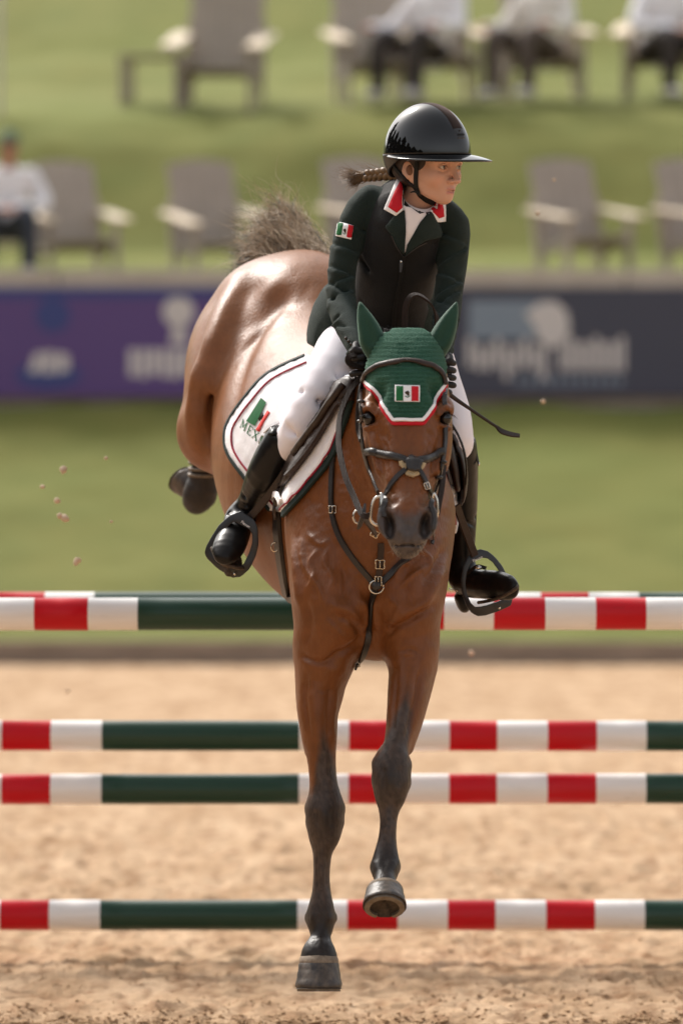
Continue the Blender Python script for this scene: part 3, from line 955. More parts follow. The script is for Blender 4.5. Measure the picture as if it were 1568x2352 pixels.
# thighs, gaskins and folded hind legs
def hind(s):
    m = lambda u, v, d: (u if s < 0 else 2 * 706 - u + (15.3 - d) * 60, v, d)
    def S(rows): return sec([(*m(*r[:3]), r[3], r[4]) for r in rows])
    p, a, b = S([(600, 730, 15.30, 118, .20), (545, 830, 15.26, 112, .23), (500, 930, 15.16, 80, .21), (486, 985, 15.06, 66, .13)])
    H.loft(p, a, b, k=0.06)
    H.ell(P(*m(520, 870, 15.38)), (.11, .13, .22), k=0.08)
    H.ell(P(*m(480, 992, 15.06)), (.080, .085, .085), k=0.05)
    # muscle bands seen on the flank of the thigh
    p, a, b = S([(560, 745, 15.06, 20, .03), (510, 850, 15.00, 22, .04), (478, 950, 14.97, 18, .03)])
    H.loft(p, a, b, k=0.06)
    p, a, b = S([(482, 992, 15.08, 62, .085), (476, 1004, 15.3, 46, .07), (474, 1010, 15.5, 32, .055), (472, 1008, 15.66, 30, .06)])
    H.loft(p, a, b, side=(1, 0, 0), k=0.05)
    p, a, b = S([(472, 1006, 15.68, 28, .045), (472, 1050, 15.70, 23, .034), (468, 1095, 15.72, 22, .032), (464, 1132, 15.74, 31, .040), (455, 1140, 15.78, 26, .034), (457, 1124, 15.83, 22, .032)])
    H.loft(p, a, b, k=0.03)
hind(-1); hind(1)

# ridges and hollows of the flank and haunch
H.loft([P(548, 655, 15.16), P(515, 720, 15.06), P(487, 790, 14.98), P(462, 870, 14.96)], [.02, .028, .028, .02], k=0.06)
H.loft([P(640, 690, 14.98), P(585, 770, 14.90), P(545, 860, 14.76), P(520, 960, 14.62)], [.006, .009, .009, .006], k=0.07, mode='sub')
H.loft([P(505, 840, 15.00), P(490, 920, 14.96), P(497, 1010, 14.94)], [.010, .014, .012], k=0.05, mode='sub')
H.loft([P(455, 860, 14.96), P(440, 950, 14.96), P(452, 1020, 14.98)], [.012, .016, .012], k=0.05)
# shoulders, chest
H.loft(*sec([(742, 1195, 14.12, 84, .16), (752, 1330, 13.98, 88, .135), (758, 1430, 13.96, 84, .13), (748, 1500, 13.97, 70, .12)]), k=0.05)
H.loft(*sec([(962, 1180, 14.12, 78, .16), (944, 1320, 13.98, 86, .135), (940, 1410, 13.94, 74, .125), (944, 1490, 13.93, 58, .11)]), k=0.05)
hell(772, 1390, 13.90, 66, .085, 92, k=0.045)
hell(928, 1372, 13.89, 62, .085, 84, k=0.045)
hell(850, 1395, 13.98, 60, .09, 110, k=0.05)
hell(866, 1440, 14.10, 50, .18, 78, k=0.05)
hell(850, 1425, 13.80, 9, .04, 70, k=0.03, mode='sub')
# creases between forearm and chest
H.loft([P(815, 1462, 13.80), P(790, 1500, 13.82), P(762, 1522, 13.86)], .010, k=0.03, mode='sub')

# forelegs: measured outlines
LL = [(741, 1490, 13.97, 60, .105), (741, 1531, 13.96, 58.5, .10), (736, 1584, 13.95, 55, .088), (730, 1636, 13.93, 47, .075), (733, 1688, 13.92, 41.5, .062), (738, 1741, 13.91, 33.5, .050),
      (742, 1793, 13.90, 32, .044), (745, 1828, 13.895, 37, .046), (746, 1853, 13.89, 44, .050), (746, 1881, 13.888, 43.5, .050), (745, 1915, 13.888, 38, .044), (741, 1950, 13.888, 24.5, .038),
      (739, 1985, 13.885, 20, .035), (738, 2020, 13.88, 19.5, .034), (738, 2055, 13.875, 23, .035), (737, 2090, 13.87, 31, .040), (736, 2111, 13.87, 33.5, .042), (737, 2132, 13.86, 28, .036),
      (736, 2149, 13.85, 23, .032), (734, 2170, 13.835, 29, .034), (732, 2188, 13.815, 39, .041), (732, 2202, 13.81, 43.5, .045)]
LR = [(945, 1480, 13.93, 54, .10), (945, 1531, 13.90, 52, .095), (938, 1584, 13.86, 48, .083), (930, 1636, 13.82, 42.5, .07), (917, 1688, 13.78, 33, .056), (908, 1723, 13.75, 31, .046),
      (900, 1746, 13.73, 40, .048), (899, 1772, 13.72, 45, .050), (898, 1797, 13.715, 44, .050), (896, 1828, 13.71, 36, .042), (894, 1850, 13.71, 27, .037), (892, 1880, 13.70, 20.5, .034),
      (890, 1915, 13.69, 20, .033), (887, 1950, 13.68, 25, .034), (885, 1983, 13.665, 32.5, .040), (884, 1999, 13.65, 32, .040), (884, 2018, 13.62, 24, .034), (884, 2040, 13.585, 31, .034), (883, 2056, 13.56, 40, .036)]
H.loft(*sec(LL), k=0.035, n=75)
H.loft(*sec(LR), k=0.035, n=75)
for (u_, v_, d_) in ((707, 1857, 13.90), (785, 1857, 13.90), (710, 1890, 13.90), (782, 1888, 13.90), (861, 1753, 13.735), (938, 1756, 13.735), (862, 1792, 13.73), (935, 1800, 13.73)):
    H.ell(P(u_, v_, d_), (.0085, .020, .014), k=.012)
for (u_, v_, d_) in ((707, 2108, 13.885), (767, 2108, 13.885), (857, 1992, 13.675), (912, 1992, 13.675)):
    H.ell(P(u_, v_, d_), (.009, .018, .013), k=.012)
# elbow / forearm muscle edges, tendons behind the cannon
H.loft(*sec([(705, 1560, 14.0, 22, .05), (700, 1640, 13.99, 14, .03), (712, 1730, 13.96, 10, .02)]), k=0.03)
H.loft(*sec([(975, 1540, 13.95, 24, .05), (958, 1640, 13.88, 14, .03), (937, 1720, 13.80, 10, .02)]), k=0.03)
H.loft(*sec([(741, 1900, 13.945, 12, .014), (738, 2000, 13.94, 11, .013), (738, 2095, 13.925, 16, .018)]), k=0.012)
H.loft(*sec([(893, 1830, 13.765, 12, .014), (890, 1915, 13.75, 11, .013), (885, 1985, 13.72, 16, .018)]), k=0.012)

# neck
H.loft(*sec([(852, 1130, 14.18, 128, .33), (880, 1020, 13.98, 96, .255), (908, 935, 13.82, 74, .19), (928, 860, 13.70, 64, .12)]), side=(1, 0, 0), k=0.09)
H.loft([P(838, 930, 13.95), P(806, 1040, 14.0), P(772, 1160, 14.05)], [.05, .07, .08], [.06, .07, .08], k=0.09)
# windpipe and neck muscle ridges
H.loft([P(900, 1140, 13.78), P(880, 1230, 13.86), P(862, 1320, 13.88)], [.035, .035, .03], k=0.05)

# head
HROWS = [(936, 828, 13.66, 66, .058), (936, 850, 13.645, 84, .105), (936, 900, 13.625, 93, .135), (935, 945, 13.605, 93, .155), (934, 1000, 13.575, 88, .152),
         (934, 1045, 13.545, 80, .135), (934, 1085, 13.505, 69, .108), (934, 1125, 13.46, 56, .088), (935, 1160, 13.415, 50, .076), (936, 1195, 13.375, 53, .070),
         (935, 1228, 13.355, 44, .058), (934, 1252, 13.355, 30, .044)]
hp, ha, hb = sec(HROWS)
H.loft(hp, ha, hb, side=(1, 0, 0), k=0.06, n=50, p=2.5)
def hel(u, v, d, r, k=0.015, mode='add', sl=0.0):
    """small feature on the head; r in metres (x, y, z)"""
    c, s_ = math.cos(sl), math.sin(sl)
    R = np.array([[c, 0, s_], [0, 1, 0], [-s_, 0, c]]) if sl else None
    H.ell(P(u, v, d), r, k=k, mode=mode, R=R)
for s in (-1, 1):
    U = lambda du: 935 + s * du
    hel(U(84), 938, 13.515, (.026, .034, .026), k=0.035)                    # brow over the eye
    hel(U(62), 906, 13.49, (.020, .02, .028), k=0.025, mode='sub')           # hollow above the eye
    hel(U(91), 960, 13.485, (.017, .022, .021), k=0.010, mode='sub')        # eye opening
    H.loft([P(U(76), 976, 13.47), P(U(97), 984, 13.495)], .005, k=0.008)      # lower lid
    H.loft([P(U(72), 951, 13.462), P(U(88), 938, 13.472), P(U(100), 944, 13.50)], .006, k=0.010)   # upper lid
    H.loft([P(U(80), 990, 13.50), P(U(74), 1040, 13.475), P(U(66), 1080, 13.45)], [.010, .010, .006], k=0.022)  # facial crest
    H.loft([P(U(60), 1000, 13.425), P(U(47), 1080, 13.385), P(U(34), 1150, 13.335)], [.014, .013, .010], k=0.02, mode='sub')
    H.loft([P(U(26), 960, 13.47), P(U(25), 1060, 13.41), P(U(22), 1140, 13.375)], [.018, .017, .014], k=0.03)   # nasal bones
    H.ell(P(U(80), 1010, 13.62), (.022, .075, .085), k=0.04)                 # cheek
    # nostril: flared rim round a deep hollow
    hel(U(37), 1203, 13.340, (.023, .030, .038), k=0.020, sl=s * 0.25)
    H.loft([P(U(50), 1152, 13.345), P(U(60), 1180, 13.335), P(U(59), 1210, 13.325), P(U(46), 1233, 13.315)], [.006, .010, .010, .007], k=0.012)
    H.loft([P(U(46), 1166, 13.335), P(U(28), 1186, 13.315), P(U(22), 1212, 13.308), P(U(30), 1232, 13.308)], [.006, .008, .008, .006], k=0.012)
    hel(U(41), 1199, 13.300, (.0125, .040, .027), k=0.010, mode='sub', sl=s * 0.30)
    hel(U(38), 1222, 13.312, (.012, .020, .016), k=0.012, mode='sub', sl=s * 0.5)
# upper lip, mouth line, chin
hel(935, 1234, 13.325, (.030, .032, .026), k=0.02)
H.loft([P(902, 1252, 13.325), P(935, 1250, 13.300), P(968, 1252, 13.325)], .0035, k=0.008, mode='sub')
hel(932, 1264, 13.345, (.024, .030, .017), k=0.014)
H.loft([P(935, 1205, 13.295), P(935, 1240, 13.285)], .0035, k=0.012, mode='sub')
# ears under the bonnet
for rows in ([(862, 800, 13.70, 20, .02), (848, 770, 13.70, 18, .018), (836, 735, 13.70, 11, .012)], [(1000, 800, 13.70, 20, .02), (1016, 770, 13.70, 18, .018), (1030, 735, 13.70, 11, .012)]):
    H.loft(*sec(rows), k=0.02)

# hoof stumps end inside the hooves
hv, hq = HB.mesh()
gv, gq = HH.mesh()
blo, bhi = np.array([0.0, 13.0, 1.30]), np.array([0.28, 13.92, 1.965])
e = 0.004
inb = ((hv > blo + 2 * e) & (hv < bhi - 2 * e)).all(1)
hq = hq[~inb[hq].any(1)]                       # coarse faces kept only outside the fine box
hv = relax(hv, hq, 2, 0.5)
hv = relax(hv, hq, 26, 0.6, smooth01(hv[:, 1], 13.98, 14.2) * smooth01(hv[:, 2], 1.0, 1.15))
ing = ((gv > blo - e) & (gv < bhi + e)).all(1)
gq = gq[ing[gq].all(1)]
gv = relax(gv, gq, 1, 0.4)
gv = relax(gv, gq, 14, 0.6, smooth01(gv[:, 2], 1.80, 1.84))
HV = np.vstack([hv, gv]); HQ = np.vstack([hq, gq + len(hv)])
used = np.unique(HQ); rm = np.full(len(HV), -1); rm[used] = np.arange(len(used)); HV = HV[used]; HQ = rm[HQ].astype(np.int32)

# muscles, veins and skin creases: shallow relief worked into the surface along traced lines
def normals_of(V, Q):
    fn = np.cross(V[Q[:, 1]] - V[Q[:, 0]], V[Q[:, 3]] - V[Q[:, 0]])
    N = np.zeros_like(V)
    for a_ in range(4):
        for c_ in range(3):
            N[:, c_] += np.bincount(Q[:, a_], fn[:, c_], minlength=len(V))
    return N / (np.linalg.norm(N, axis=1, keepdims=True) + 1e-12)
HN = normals_of(HV, HQ)
HU, HVv = uv_of(HV)
VIEW = HV - CAMP; VIEW = VIEW / np.linalg.norm(VIEW, axis=1, keepdims=True)
FACING = smooth01(-(HN * VIEW).sum(1), 0.03, 0.30)
DISP = np.zeros(len(HV))
def work(line, amp, w, dmax=16.5, dmin=0.0, w2=None):
    q = catmull(np.array(line, float), 8 * len(line)); u, v = HU, HVv
    lo = q.min(0) - 4 * w; hi = q.max(0) + 4 * w
    m = np.where((u > lo[0]) & (u < hi[0]) & (v > lo[1]) & (v < hi[1]) & (HV[:, 1] < dmax) & (HV[:, 1] > dmin))[0]
    if not len(m): return
    best = np.full(len(m), 1e9); tt = np.zeros(len(m))
    for i in range(len(q) - 1):
        a_ = q[i]; ba = q[i + 1] - a_; L2 = ba @ ba + 1e-9
        t = np.clip(((u[m] - a_[0]) * ba[0] + (v[m] - a_[1]) * ba[1]) / L2, 0, 1)
        dd = (u[m] - a_[0] - t * ba[0]) ** 2 + (v[m] - a_[1] - t * ba[1]) ** 2
        k_ = dd < best; best[k_] = dd[k_]; tt[k_] = (i + t[k_]) / (len(q) - 1)
    fade = np.clip(np.minimum(tt, 1 - tt) * 5, 0, 1) * .8 + .2
    DISP[m] += amp * np.exp(-best / (w * w)) * fade * FACING[m]
mm_ = 0.001
# chest and shoulders
for ln, a_, w_ in [
    ([(761, 1406), (800, 1424), (829, 1462), (800, 1492), (770, 1500)], -5, 8), ([(750, 1385), (795, 1405), (822, 1440)], 5, 18),
    ([(784, 1494), (745, 1520), (708, 1514), (690, 1500)], -4, 6), ([(722, 1585), (745, 1587), (766, 1582)], -2.2, 3), ([(715, 1560), (740, 1566)], -1.2, 3),
    ([(886, 1458), (910, 1438), (949, 1418), (1000, 1384)], -6, 8), ([(890, 1440), (925, 1414), (975, 1385)], 4, 14), ([(893, 1452), (903, 1430)], -2.5, 3), ([(884, 1446), (892, 1425)], -2.5, 3),
    ([(913, 1496), (941, 1491), (966, 1500)], -2.0, 3), ([(921, 1508), (940, 1510), (955, 1506)], -1.8, 3), ([(906, 1530), (915, 1540)], -1.5, 4),
    ([(1019, 1300), (990, 1356), (966, 1406)], 4, 12), ([(1026, 1250), (1000, 1300), (972, 1345)], -3.5, 10), ([(940, 1290), (930, 1340), (940, 1390)], -3.5, 10),
    ([(691, 1240), (700, 1300), (735, 1352), (745, 1395)], 2.6, 5), ([(735, 1260), (712, 1290), (722, 1325), (700, 1356)], 2.4, 5), ([(760, 1250), (745, 1290), (765, 1330), (752, 1372)], 2.4, 5), ([(705, 1225), (735, 1250), (760, 1240)], 2.0, 5),
    ([(780, 1290), (795, 1335), (790, 1380)], -3.0, 9), ([(700, 1380), (712, 1430), (700, 1480)], -3.0, 9), ([(745, 1420), (770, 1445), (790, 1470)], 2.5, 6),
    ([(676, 1250), (682, 1330), (690, 1400)], 4, 9), ([(820, 1370), (840, 1410), (842, 1450)], 5, 10), ([(868, 1375), (860, 1410), (866, 1445)], 5, 9), ([(850, 1365), (850, 1420), (846, 1470)], -7, 7),
    ([(905, 1330), (922, 1300), (945, 1290)], 2.6, 5), ([(915, 1350), (945, 1322), (978, 1300)], 2.4, 5), ([(960, 1260), (985, 1280), (990, 1310)], 2.2, 5), ([(895, 1375), (915, 1392), (905, 1415)], 2.4, 5),
    # forearms
    ([(705, 1545), (700, 1610), (712, 1690)], -4, 6), ([(760, 1560), (752, 1640), (755, 1720)], -3, 7), ([(728, 1560), (724, 1640), (735, 1720)], 3.5, 12), ([(775, 1580), (766, 1650), (768, 1720)], 2.4, 4),
    ([(968, 1530), (955, 1610), (935, 1690)], -4, 6), ([(912, 1540), (905, 1620), (900, 1690)], -3, 6), ([(940, 1550), (930, 1620), (915, 1690)], 3.5, 12),
    # knees and fetlocks: flat facets and tendons
    ([(728, 1860), (730, 1900)], -2.5, 8), ([(764, 1858), (762, 1904)], -2.5, 8), ([(746, 1846), (746, 1912)], 2.2, 12), ([(738, 1938), (740, 2060)], 1.6, 6), ([(728, 1950), (729, 2050)], -1.6, 4), ([(750, 1950), (749, 2050)], -1.6, 4),
    ([(720, 2095), (716, 2120)], 2.0, 8), ([(752, 2095), (756, 2120)], 2.0, 8), ([(736, 2080), (736, 2130)], -1.6, 6), ([(715, 2150), (757, 2150)], -1.5, 5), ([(735, 2150), (735, 2190)], 1.5, 9),
    ([(880, 1760), (880, 1812)], -2.5, 8), ([(916, 1760), (914, 1810)], -2.5, 8), ([(898, 1750), (897, 1815)], 2.2, 12), ([(893, 1850), (890, 1940)], 1.6, 6), ([(883, 1860), (880, 1940)], -1.6, 4), ([(902, 1860), (899, 1940)], -1.6, 4),
    ([(866, 1975), (864, 2000)], 2.0, 8), ([(902, 1975), (904, 2000)], 2.0, 8), ([(884, 1965), (884, 2005)], -1.6, 6)]:
    work(ln, a_ * mm_ * (2.7 if ln[0][1] < 1540 else 1.7), w_, dmax=14.35)
# face: bones, veins, wrinkles
for s in (-1, 1):
    f = lambda pts: [(935 + s * a_, b_) for a_, b_ in pts]
    for ln, a_, w_ in [([(70, 990), (58, 1020), (52, 1060), (44, 1110)], 1.8, 3.5), ([(60, 1000), (40, 1030), (36, 1060)], 1.4, 3), ([(82, 1000), (72, 1060), (62, 1100)], 3, 7), ([(64, 1075), (48, 1100), (50, 1130)], 1.6, 3.5),
                       ([(52, 985), (46, 1010), (55, 1030)], -1.6, 5), ([(30, 1120), (42, 1145), (36, 1165)], -2.5, 6), ([(18, 1160), (24, 1190), (14, 1215)], -1.6, 4), ([(30, 1165), (48, 1160), (58, 1175)], -1.6, 3),
                       ([(66, 935), (82, 928), (98, 938)], 2.2, 5), ([(70, 948), (84, 940), (98, 948)], -1.6, 3), ([(76, 986), (88, 990), (98, 984)], -1.6, 3), ([(10, 1190), (6, 1225)], -1.2, 3), ([(22, 1225), (14, 1245)], -1.4, 3)]:
        work(f(ln), a_ * mm_ * 1.4, w_, dmax=13.75)
# flank, haunch
for ln, a_, w_ in [([(664, 732), (617, 762), (551, 816), (520, 882)], -4, 8), ([(650, 722), (600, 756), (545, 800)], 4, 12), ([(630, 812), (600, 830), (580, 846)], -2.2, 4), ([(520, 980), (514, 1010), (518, 1030)], 2.6, 4),
                   ([(505, 900), (498, 980), (502, 1060)], -5, 8), ([(560, 640), (520, 700), (495, 770), (478, 830)], 6, 14), ([(600, 640), (560, 700), (530, 770)], -5, 16), ([(470, 880), (460, 960), (470, 1020)], -4, 9), ([(440, 900), (432, 970)], 3.5, 9),
                   ([(680, 600), (640, 640), (610, 690)], 3, 16), ([(720, 640), (690, 690), (650, 720)], -3, 14), ([(560, 850), (530, 930), (520, 1010)], 3, 14), ([(600, 1190), (610, 1260), (640, 1320)], -3, 10), ([(560, 1100), (560, 1180), (590, 1260)], 3, 16)]:
    work(ln, a_ * mm_ * .7, w_, dmin=14.2)
fine = 0.0007 * vnoise(HU, HVv, 11, 61) + 0.0006 * vnoise(HU, HVv, 5.5, 62) + 0.0016 * vnoise(HU, HVv, 34, 63)
HV = HV + HN * (DISP + fine * FACING * (1 - .75 * smooth01(HV[:, 1], 14.1, 14.4)))[:, None]

# coat: bay with black points (own markings, plus painted flank sheen and nostril shade)
def coat(V):
    u, v = uv_of(V); d = V[:, 1]
    n1 = vnoise(u, v, 26, 31); n2 = vnoise(u, v, 9, 32); n3 = vnoise(u * 3, v, 12, 33)
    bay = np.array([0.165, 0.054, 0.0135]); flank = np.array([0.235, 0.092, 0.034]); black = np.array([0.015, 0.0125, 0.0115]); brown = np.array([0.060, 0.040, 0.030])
    k = smooth01(d, 14.1, 14.9)[:, None]  # towards the rear, haze and sheen are painted in as lighter coat
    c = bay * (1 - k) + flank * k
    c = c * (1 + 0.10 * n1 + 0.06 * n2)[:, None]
    # legs: a dark wedge runs up the front of the forearm
    legL = (u < 820) & (v > 1480) & (d < 14.4)
    legR = (u >= 820) & (v > 1480) & (d < 14.4)
    cl = np.interp(v, [l[1] for l in LL], [l[0] for l in LL]); wl_ = np.interp(v, [l[1] for l in LL], [l[3] for l in LL])
    cr = np.interp(v, [l[1] for l in LR], [l[0] for l in LR]); wr_ = np.interp(v, [l[1] for l in LR], [l[3] for l in LR])
    ql = (u - cl - 8) / wl_; qr = (u - cr + 2) / wr_
    tl = v - 1765 - 70 * (1 - np.abs(ql) * 1.3) + 18 * n1 + 10 * n3
    tr = v - 1690 - 70 * (1 - np.abs(qr) * 1.3) * -1 - 60 * 0 + 18 * n1 + 10 * n3
    tl = v - (1815 - 125 * np.clip(1 - np.abs(ql), 0, 1) ** .8 * 1.1) + 8 * n1 + 5 * n3
    tr = v - (1735 - 140 * np.clip(1 - np.abs(qr), 0, 1) ** .8 * 1.1) + 8 * n1 + 5 * n3
    kl = smooth01(np.where(legL, tl, np.where(legR, tr, -999)), -30, 34)
    deep = smooth01(np.where(legL, v - 2075, np.where(legR, v - 1930, -999)), -40, 60)
    knee = np.maximum(np.exp(-(((u - 752) / 26) ** 2 + ((v - 1880) / 42) ** 2)) * legL, np.exp(-(((u - 898) / 28) ** 2 + ((v - 1785) / 40) ** 2)) * legR)
    n4 = vnoise(u * 7, v, 9, 34); n5 = vnoise(u * 4, v, 7, 35)
    dk = brown * (1 + 0.18 * n2 + 0.35 * n4 + 0.22 * n5)[:, None]
    dk = dk * (1 - np.maximum(deep * .85, knee * 0.75))[:, None] + black * np.maximum(deep * .85, knee * 0.75)[:, None]
    c = c * (1 - kl)[:, None] + dk * kl[:, None]
    # muzzle, eye rims
    head = d < 13.75
    mz = smooth01(np.where(head & (v < 1300) & (np.abs(u - 935) < 90), v - 1158 - 0.008 * (u - 935) ** 2 * -1 + 6 * n2, -999), 0, 42)
    tan = np.exp(-((v - 1160) / 26) ** 2) * head * smooth01(np.abs(u - 935), 26, 44)
    c = c * (1 - 0.6 * tan)[:, None] + np.array([0.24, 0.12, 0.055]) * (0.6 * tan)[:, None]
    c = c * (1 - mz)[:, None] + np.array([0.072, 0.058, 0.053]) * (mz * (1 + .25 * n2))[:, None]
    for s_ in (-1, 1):
        ns = np.exp(-(((u - 935 - s_ * (38 + .15 * (1203 - v))) / 9) ** 2 + ((v - 1201) / 20) ** 2)) * (d < 13.42)
        c = c * (1 - .9 * ns)[:, None] + np.array([0.006, 0.005, 0.005]) * (.9 * ns)[:, None]  # inner shade of the nostril hollows painted in as black
    ey = np.maximum(np.exp(-(((u - 848) / 11) ** 4 + ((v - 961) / 17) ** 4)), np.exp(-(((u - 1022) / 11) ** 4 + ((v - 961) / 17) ** 4))) * (d < 13.6)
    c = c * (1 - 0.8 * ey)[:, None] + np.array([0.02, 0.014, 0.012]) * (0.8 * ey)[:, None]
    # hind legs
    kh = smooth01(np.where((d > 15.55) & (v > 980), v - 1010, -99), 0, 40)
    c = c * (1 - kh)[:, None] + black * kh[:, None]
    return np.clip(c, 0.003, 1)

M_COAT = mat('bay_coat', (0.2, 0.08, 0.03, 1), 0.42, 0.30, vcol=True, noise=(120, 0.35, (0.72, 0.68, 0.66, 1), (1, 1, 0.25)), bump=('noise', 170, 0.35, (1, 1, 0.22)), sheen=0.02, sheen_tint=(1.0, 0.82, 0.66, 1))
horse = empty('horse', 'bay horse with green ear bonnet landing over the striped fence', 'horse', loc=tuple(P(850, 1200, 14.3)))
M_HOOF = mat('hoof_horn', srgb(50, 45, 43), 0.45, 0.45, noise=(34, 0.9, srgb(104, 92, 80), (1, 1, 0.5)), bump=('noise', 60, 0.5, (1, 1, 0.6)))
M_CORON = mat('dusty_coronet', srgb(142, 126, 108), 0.7, 0.3, noise=(60, 0.7, srgb(92, 80, 68)))
M_SHOE_IRON = mat('worn_iron', srgb(120, 110, 98), 0.5, 0.5, metal=0.5, noise=(70, 0.7, srgb(92, 76, 58)))
M_SOLE = mat('hoof_sole', srgb(76, 64, 52), 0.8, 0.3, noise=(80, 0.7, srgb(40, 34, 29)), bump=('noise', 120, 0.5))
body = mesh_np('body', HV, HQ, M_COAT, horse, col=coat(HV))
HBVH = bvh_of(body)

# eyes
M_EYE = mat('dark_eye', (0.008, 0.005, 0.004, 1), 0.05, 0.5)
M_LASH = mat('black_hair', (0.014, 0.011, 0.010, 1), 0.5, 0.4)
def ball(name, c, r, mt, parent, R=None, n=24, m=14):
    r = np.asarray(r) * np.ones(3)
    V = []; F = []
    for i in range(m + 1):
        th = math.pi * i / m
        for j in range(n):
            ph = 2 * math.pi * j / n
            V.append((math.sin(th) * math.cos(ph), math.sin(th) * math.sin(ph), math.cos(th)))
    for i in range(m):
        for j in range(n):
            F.append([i * n + j, (i + 1) * n + j, (i + 1) * n + (j + 1) % n, i * n + (j + 1) % n])
    V = np.array(V) * r
    if R is not None: V = V @ np.asarray(R).T
    return mesh_np(name, V + np.asarray(c), F, mt, parent)
for s in (-1, 1):
    ball('eye', P(935 + s * 87, 961, 13.494), (.0165, .021, .020), M_EYE, horse)
    for i in range(7):
        a0 = P(935 + s * (82 + 3 * i), 948 + 0.8 * i, 13.478 + 0.003 * i)
        tube('eyelash', [a0, a0 + np.array([s * 0.008, -0.008, -0.001]), a0 + np.array([s * 0.018, -0.012, -0.006 - 0.001 * i])], [0.0008, 0.0006, 0.0002], M_LASH, horse, n=5, k=4)

# hooves
def hoof(top, axis, toe, r0, r1, L):
    """top centre, direction of growth, toe direction; radii at coronet and ground"""
    A = unit(axis); T = unit(np.asarray(toe) - A * (np.asarray(toe) @ A)); S = np.cross(A, T)
    n = 36
    def ring(t, r, fl=0.0, lift=0.0):
        out = []
        for j in range(n):
            a = 2 * math.pi * j / n
            f = math.cos(a); g = math.sin(a)
            rt = r * (1.0 + 0.07 * f)
            back = 0.80 if f < 0 else 1.0
            out.append(top + A * (t * L) + T * (f * rt * back * 1.02 + t * L * 0.30) + S * g * rt)
        return np.array(out)
    rings = [ring(-0.12, r0 * 0.90), ring(-0.05, r0 * 1.0), ring(0.02, r0 * 1.045), ring(0.08, r0 * 1.07), ring(0.13, r0 * 1.065), ring(0.16, r0 * 1.04)]
    cor = np.vstack(rings)
    k = lambda m: [[i * n + j, i * n + (j + 1) % n, (i + 1) * n + (j + 1) % n, (i + 1) * n + j] for i in range(m - 1) for j in range(n)]
    root = empty('hoof'); root.parent = horse; root.location = Vector(top) - horse.location
    mesh_np('coronet', cor, k(6), M_CORON, root)
    wall_ = [ring(0.13, r0 * 1.05)]
    for t in (0.2, 0.3, 0.4, 0.5, 0.6, 0.7, 0.8, 0.88, 0.93, 0.96):
        rr_ = r0 * 1.05 + (r1 - r0 * 1.05) * t ** 1.25 + 0.0007 * math.sin(t * 40) - (.009 * max(0, (t - .84) / .12) ** 2)
        w_ = ring(t, rr_); cc_ = w_.mean(0)
        g_ = np.random.default_rng(int(t * 100))
        wall_.append(cc_ + (w_ - cc_) * (1 + .012 * g_.standard_normal((len(w_), 1)) * (.4 if t < .8 else 1.0)))
    mesh_np('hoof_wall', np.vstack(wall_), k(len(wall_)), M_HOOF, root)
    # sole, a recessed dish with a wedge-shaped frog
    edge = ring(0.955, r1 * 0.97); c = edge.mean(0)
    V = list(edge); F = []
    for f_, dep in ((0.72, -0.10), (0.4, -0.12)):
        V += list(c + (edge - c) * f_ + A * dep * L)
    V.append(c + A * -0.11 * L)
    for i in range(2):
        for j in range(n):
            F.append([i * n + j, i * n + (j + 1) % n, (i + 1) * n + (j + 1) % n, (i + 1) * n + j])
    for j in range(n): F.append([2 * n + j, 2 * n + (j + 1) % n, 3 * n])
    mesh_np('sole', V, F, M_SOLE, root)
    fr = []
    for q, wd, hg in ((0.25, 0.03, -0.06), (-0.25, 0.20, -0.02), (-0.78, 0.40, 0.03)):
        b0 = c + T * q * r1
        fr += [b0 - S * wd * r1 + A * (-0.12) * L, b0 - S * wd * 0.5 * r1 + A * hg * L, b0 + A * (hg - 0.05) * L, b0 + S * wd * 0.5 * r1 + A * hg * L, b0 + S * wd * r1 + A * (-0.12) * L]
    F = [[i * 5 + j, i * 5 + j + 1, (i + 1) * 5 + j + 1, (i + 1) * 5 + j] for i in range(2) for j in range(4)] + [[0, 1, 2, 3, 4], [14, 13, 12, 11, 10]]
    mesh_np('frog', fr, F, M_SOLE, root)
    # iron shoe: open at the heels
    V = []; F = []; m = 30
    for i in range(m):
        a = math.radians(-152 + 304 * i / (m - 1))
        f = math.cos(a); g = math.sin(a); back = 0.80 if f < 0 else 1.0
        di = T * f * back * 1.04 + S * g
        base = top + A * (0.965 * L) + T * (0.965 * L * 0.30)
        ro, ri = r1 * (0.885 + 0.05 * f), r1 * (0.66 + 0.02 * f)
        for rr, hh in ((ro, -.002), (ro, .006), (ri, .006), (ri, -.002)):
            V.append(base + di * rr + A * hh)
    for i in range(m - 1):
        for j in range(4):
            F.append([i * 4 + j, i * 4 + (j + 1) % 4, (i + 1) * 4 + (j + 1) % 4, (i + 1) * 4 + j])
    F += [[3, 2, 1, 0], [4 * m - 4, 4 * m - 3, 4 * m - 2, 4 * m - 1]]
    mesh_np('horseshoe', V, F, M_SHOE_IRON, root, smooth=False)
    return root
hoof(P(732, 2201, 13.815), (0.0, -0.10, -1), (0, -1, 0), px(42.5, 13.8), px(56, 13.8), 0.084)
hoof(P(883, 2044, 13.59), (-0.01, -0.66, -0.75), (0, -0.8, 0.7), px(40, 13.6), px(52, 13.55), 0.076)
for s in (-1, 1):
    m = lambda u, v, d: P(u if s < 0 else 2 * 706 - u + (15.3 - d) * 60, v, d)
    hoof(m(458, 1124, 15.83), (s * 0.42, 0.62, 0.62), (s * 0.6, -0.3, -0.6), .044, .053, 0.066)

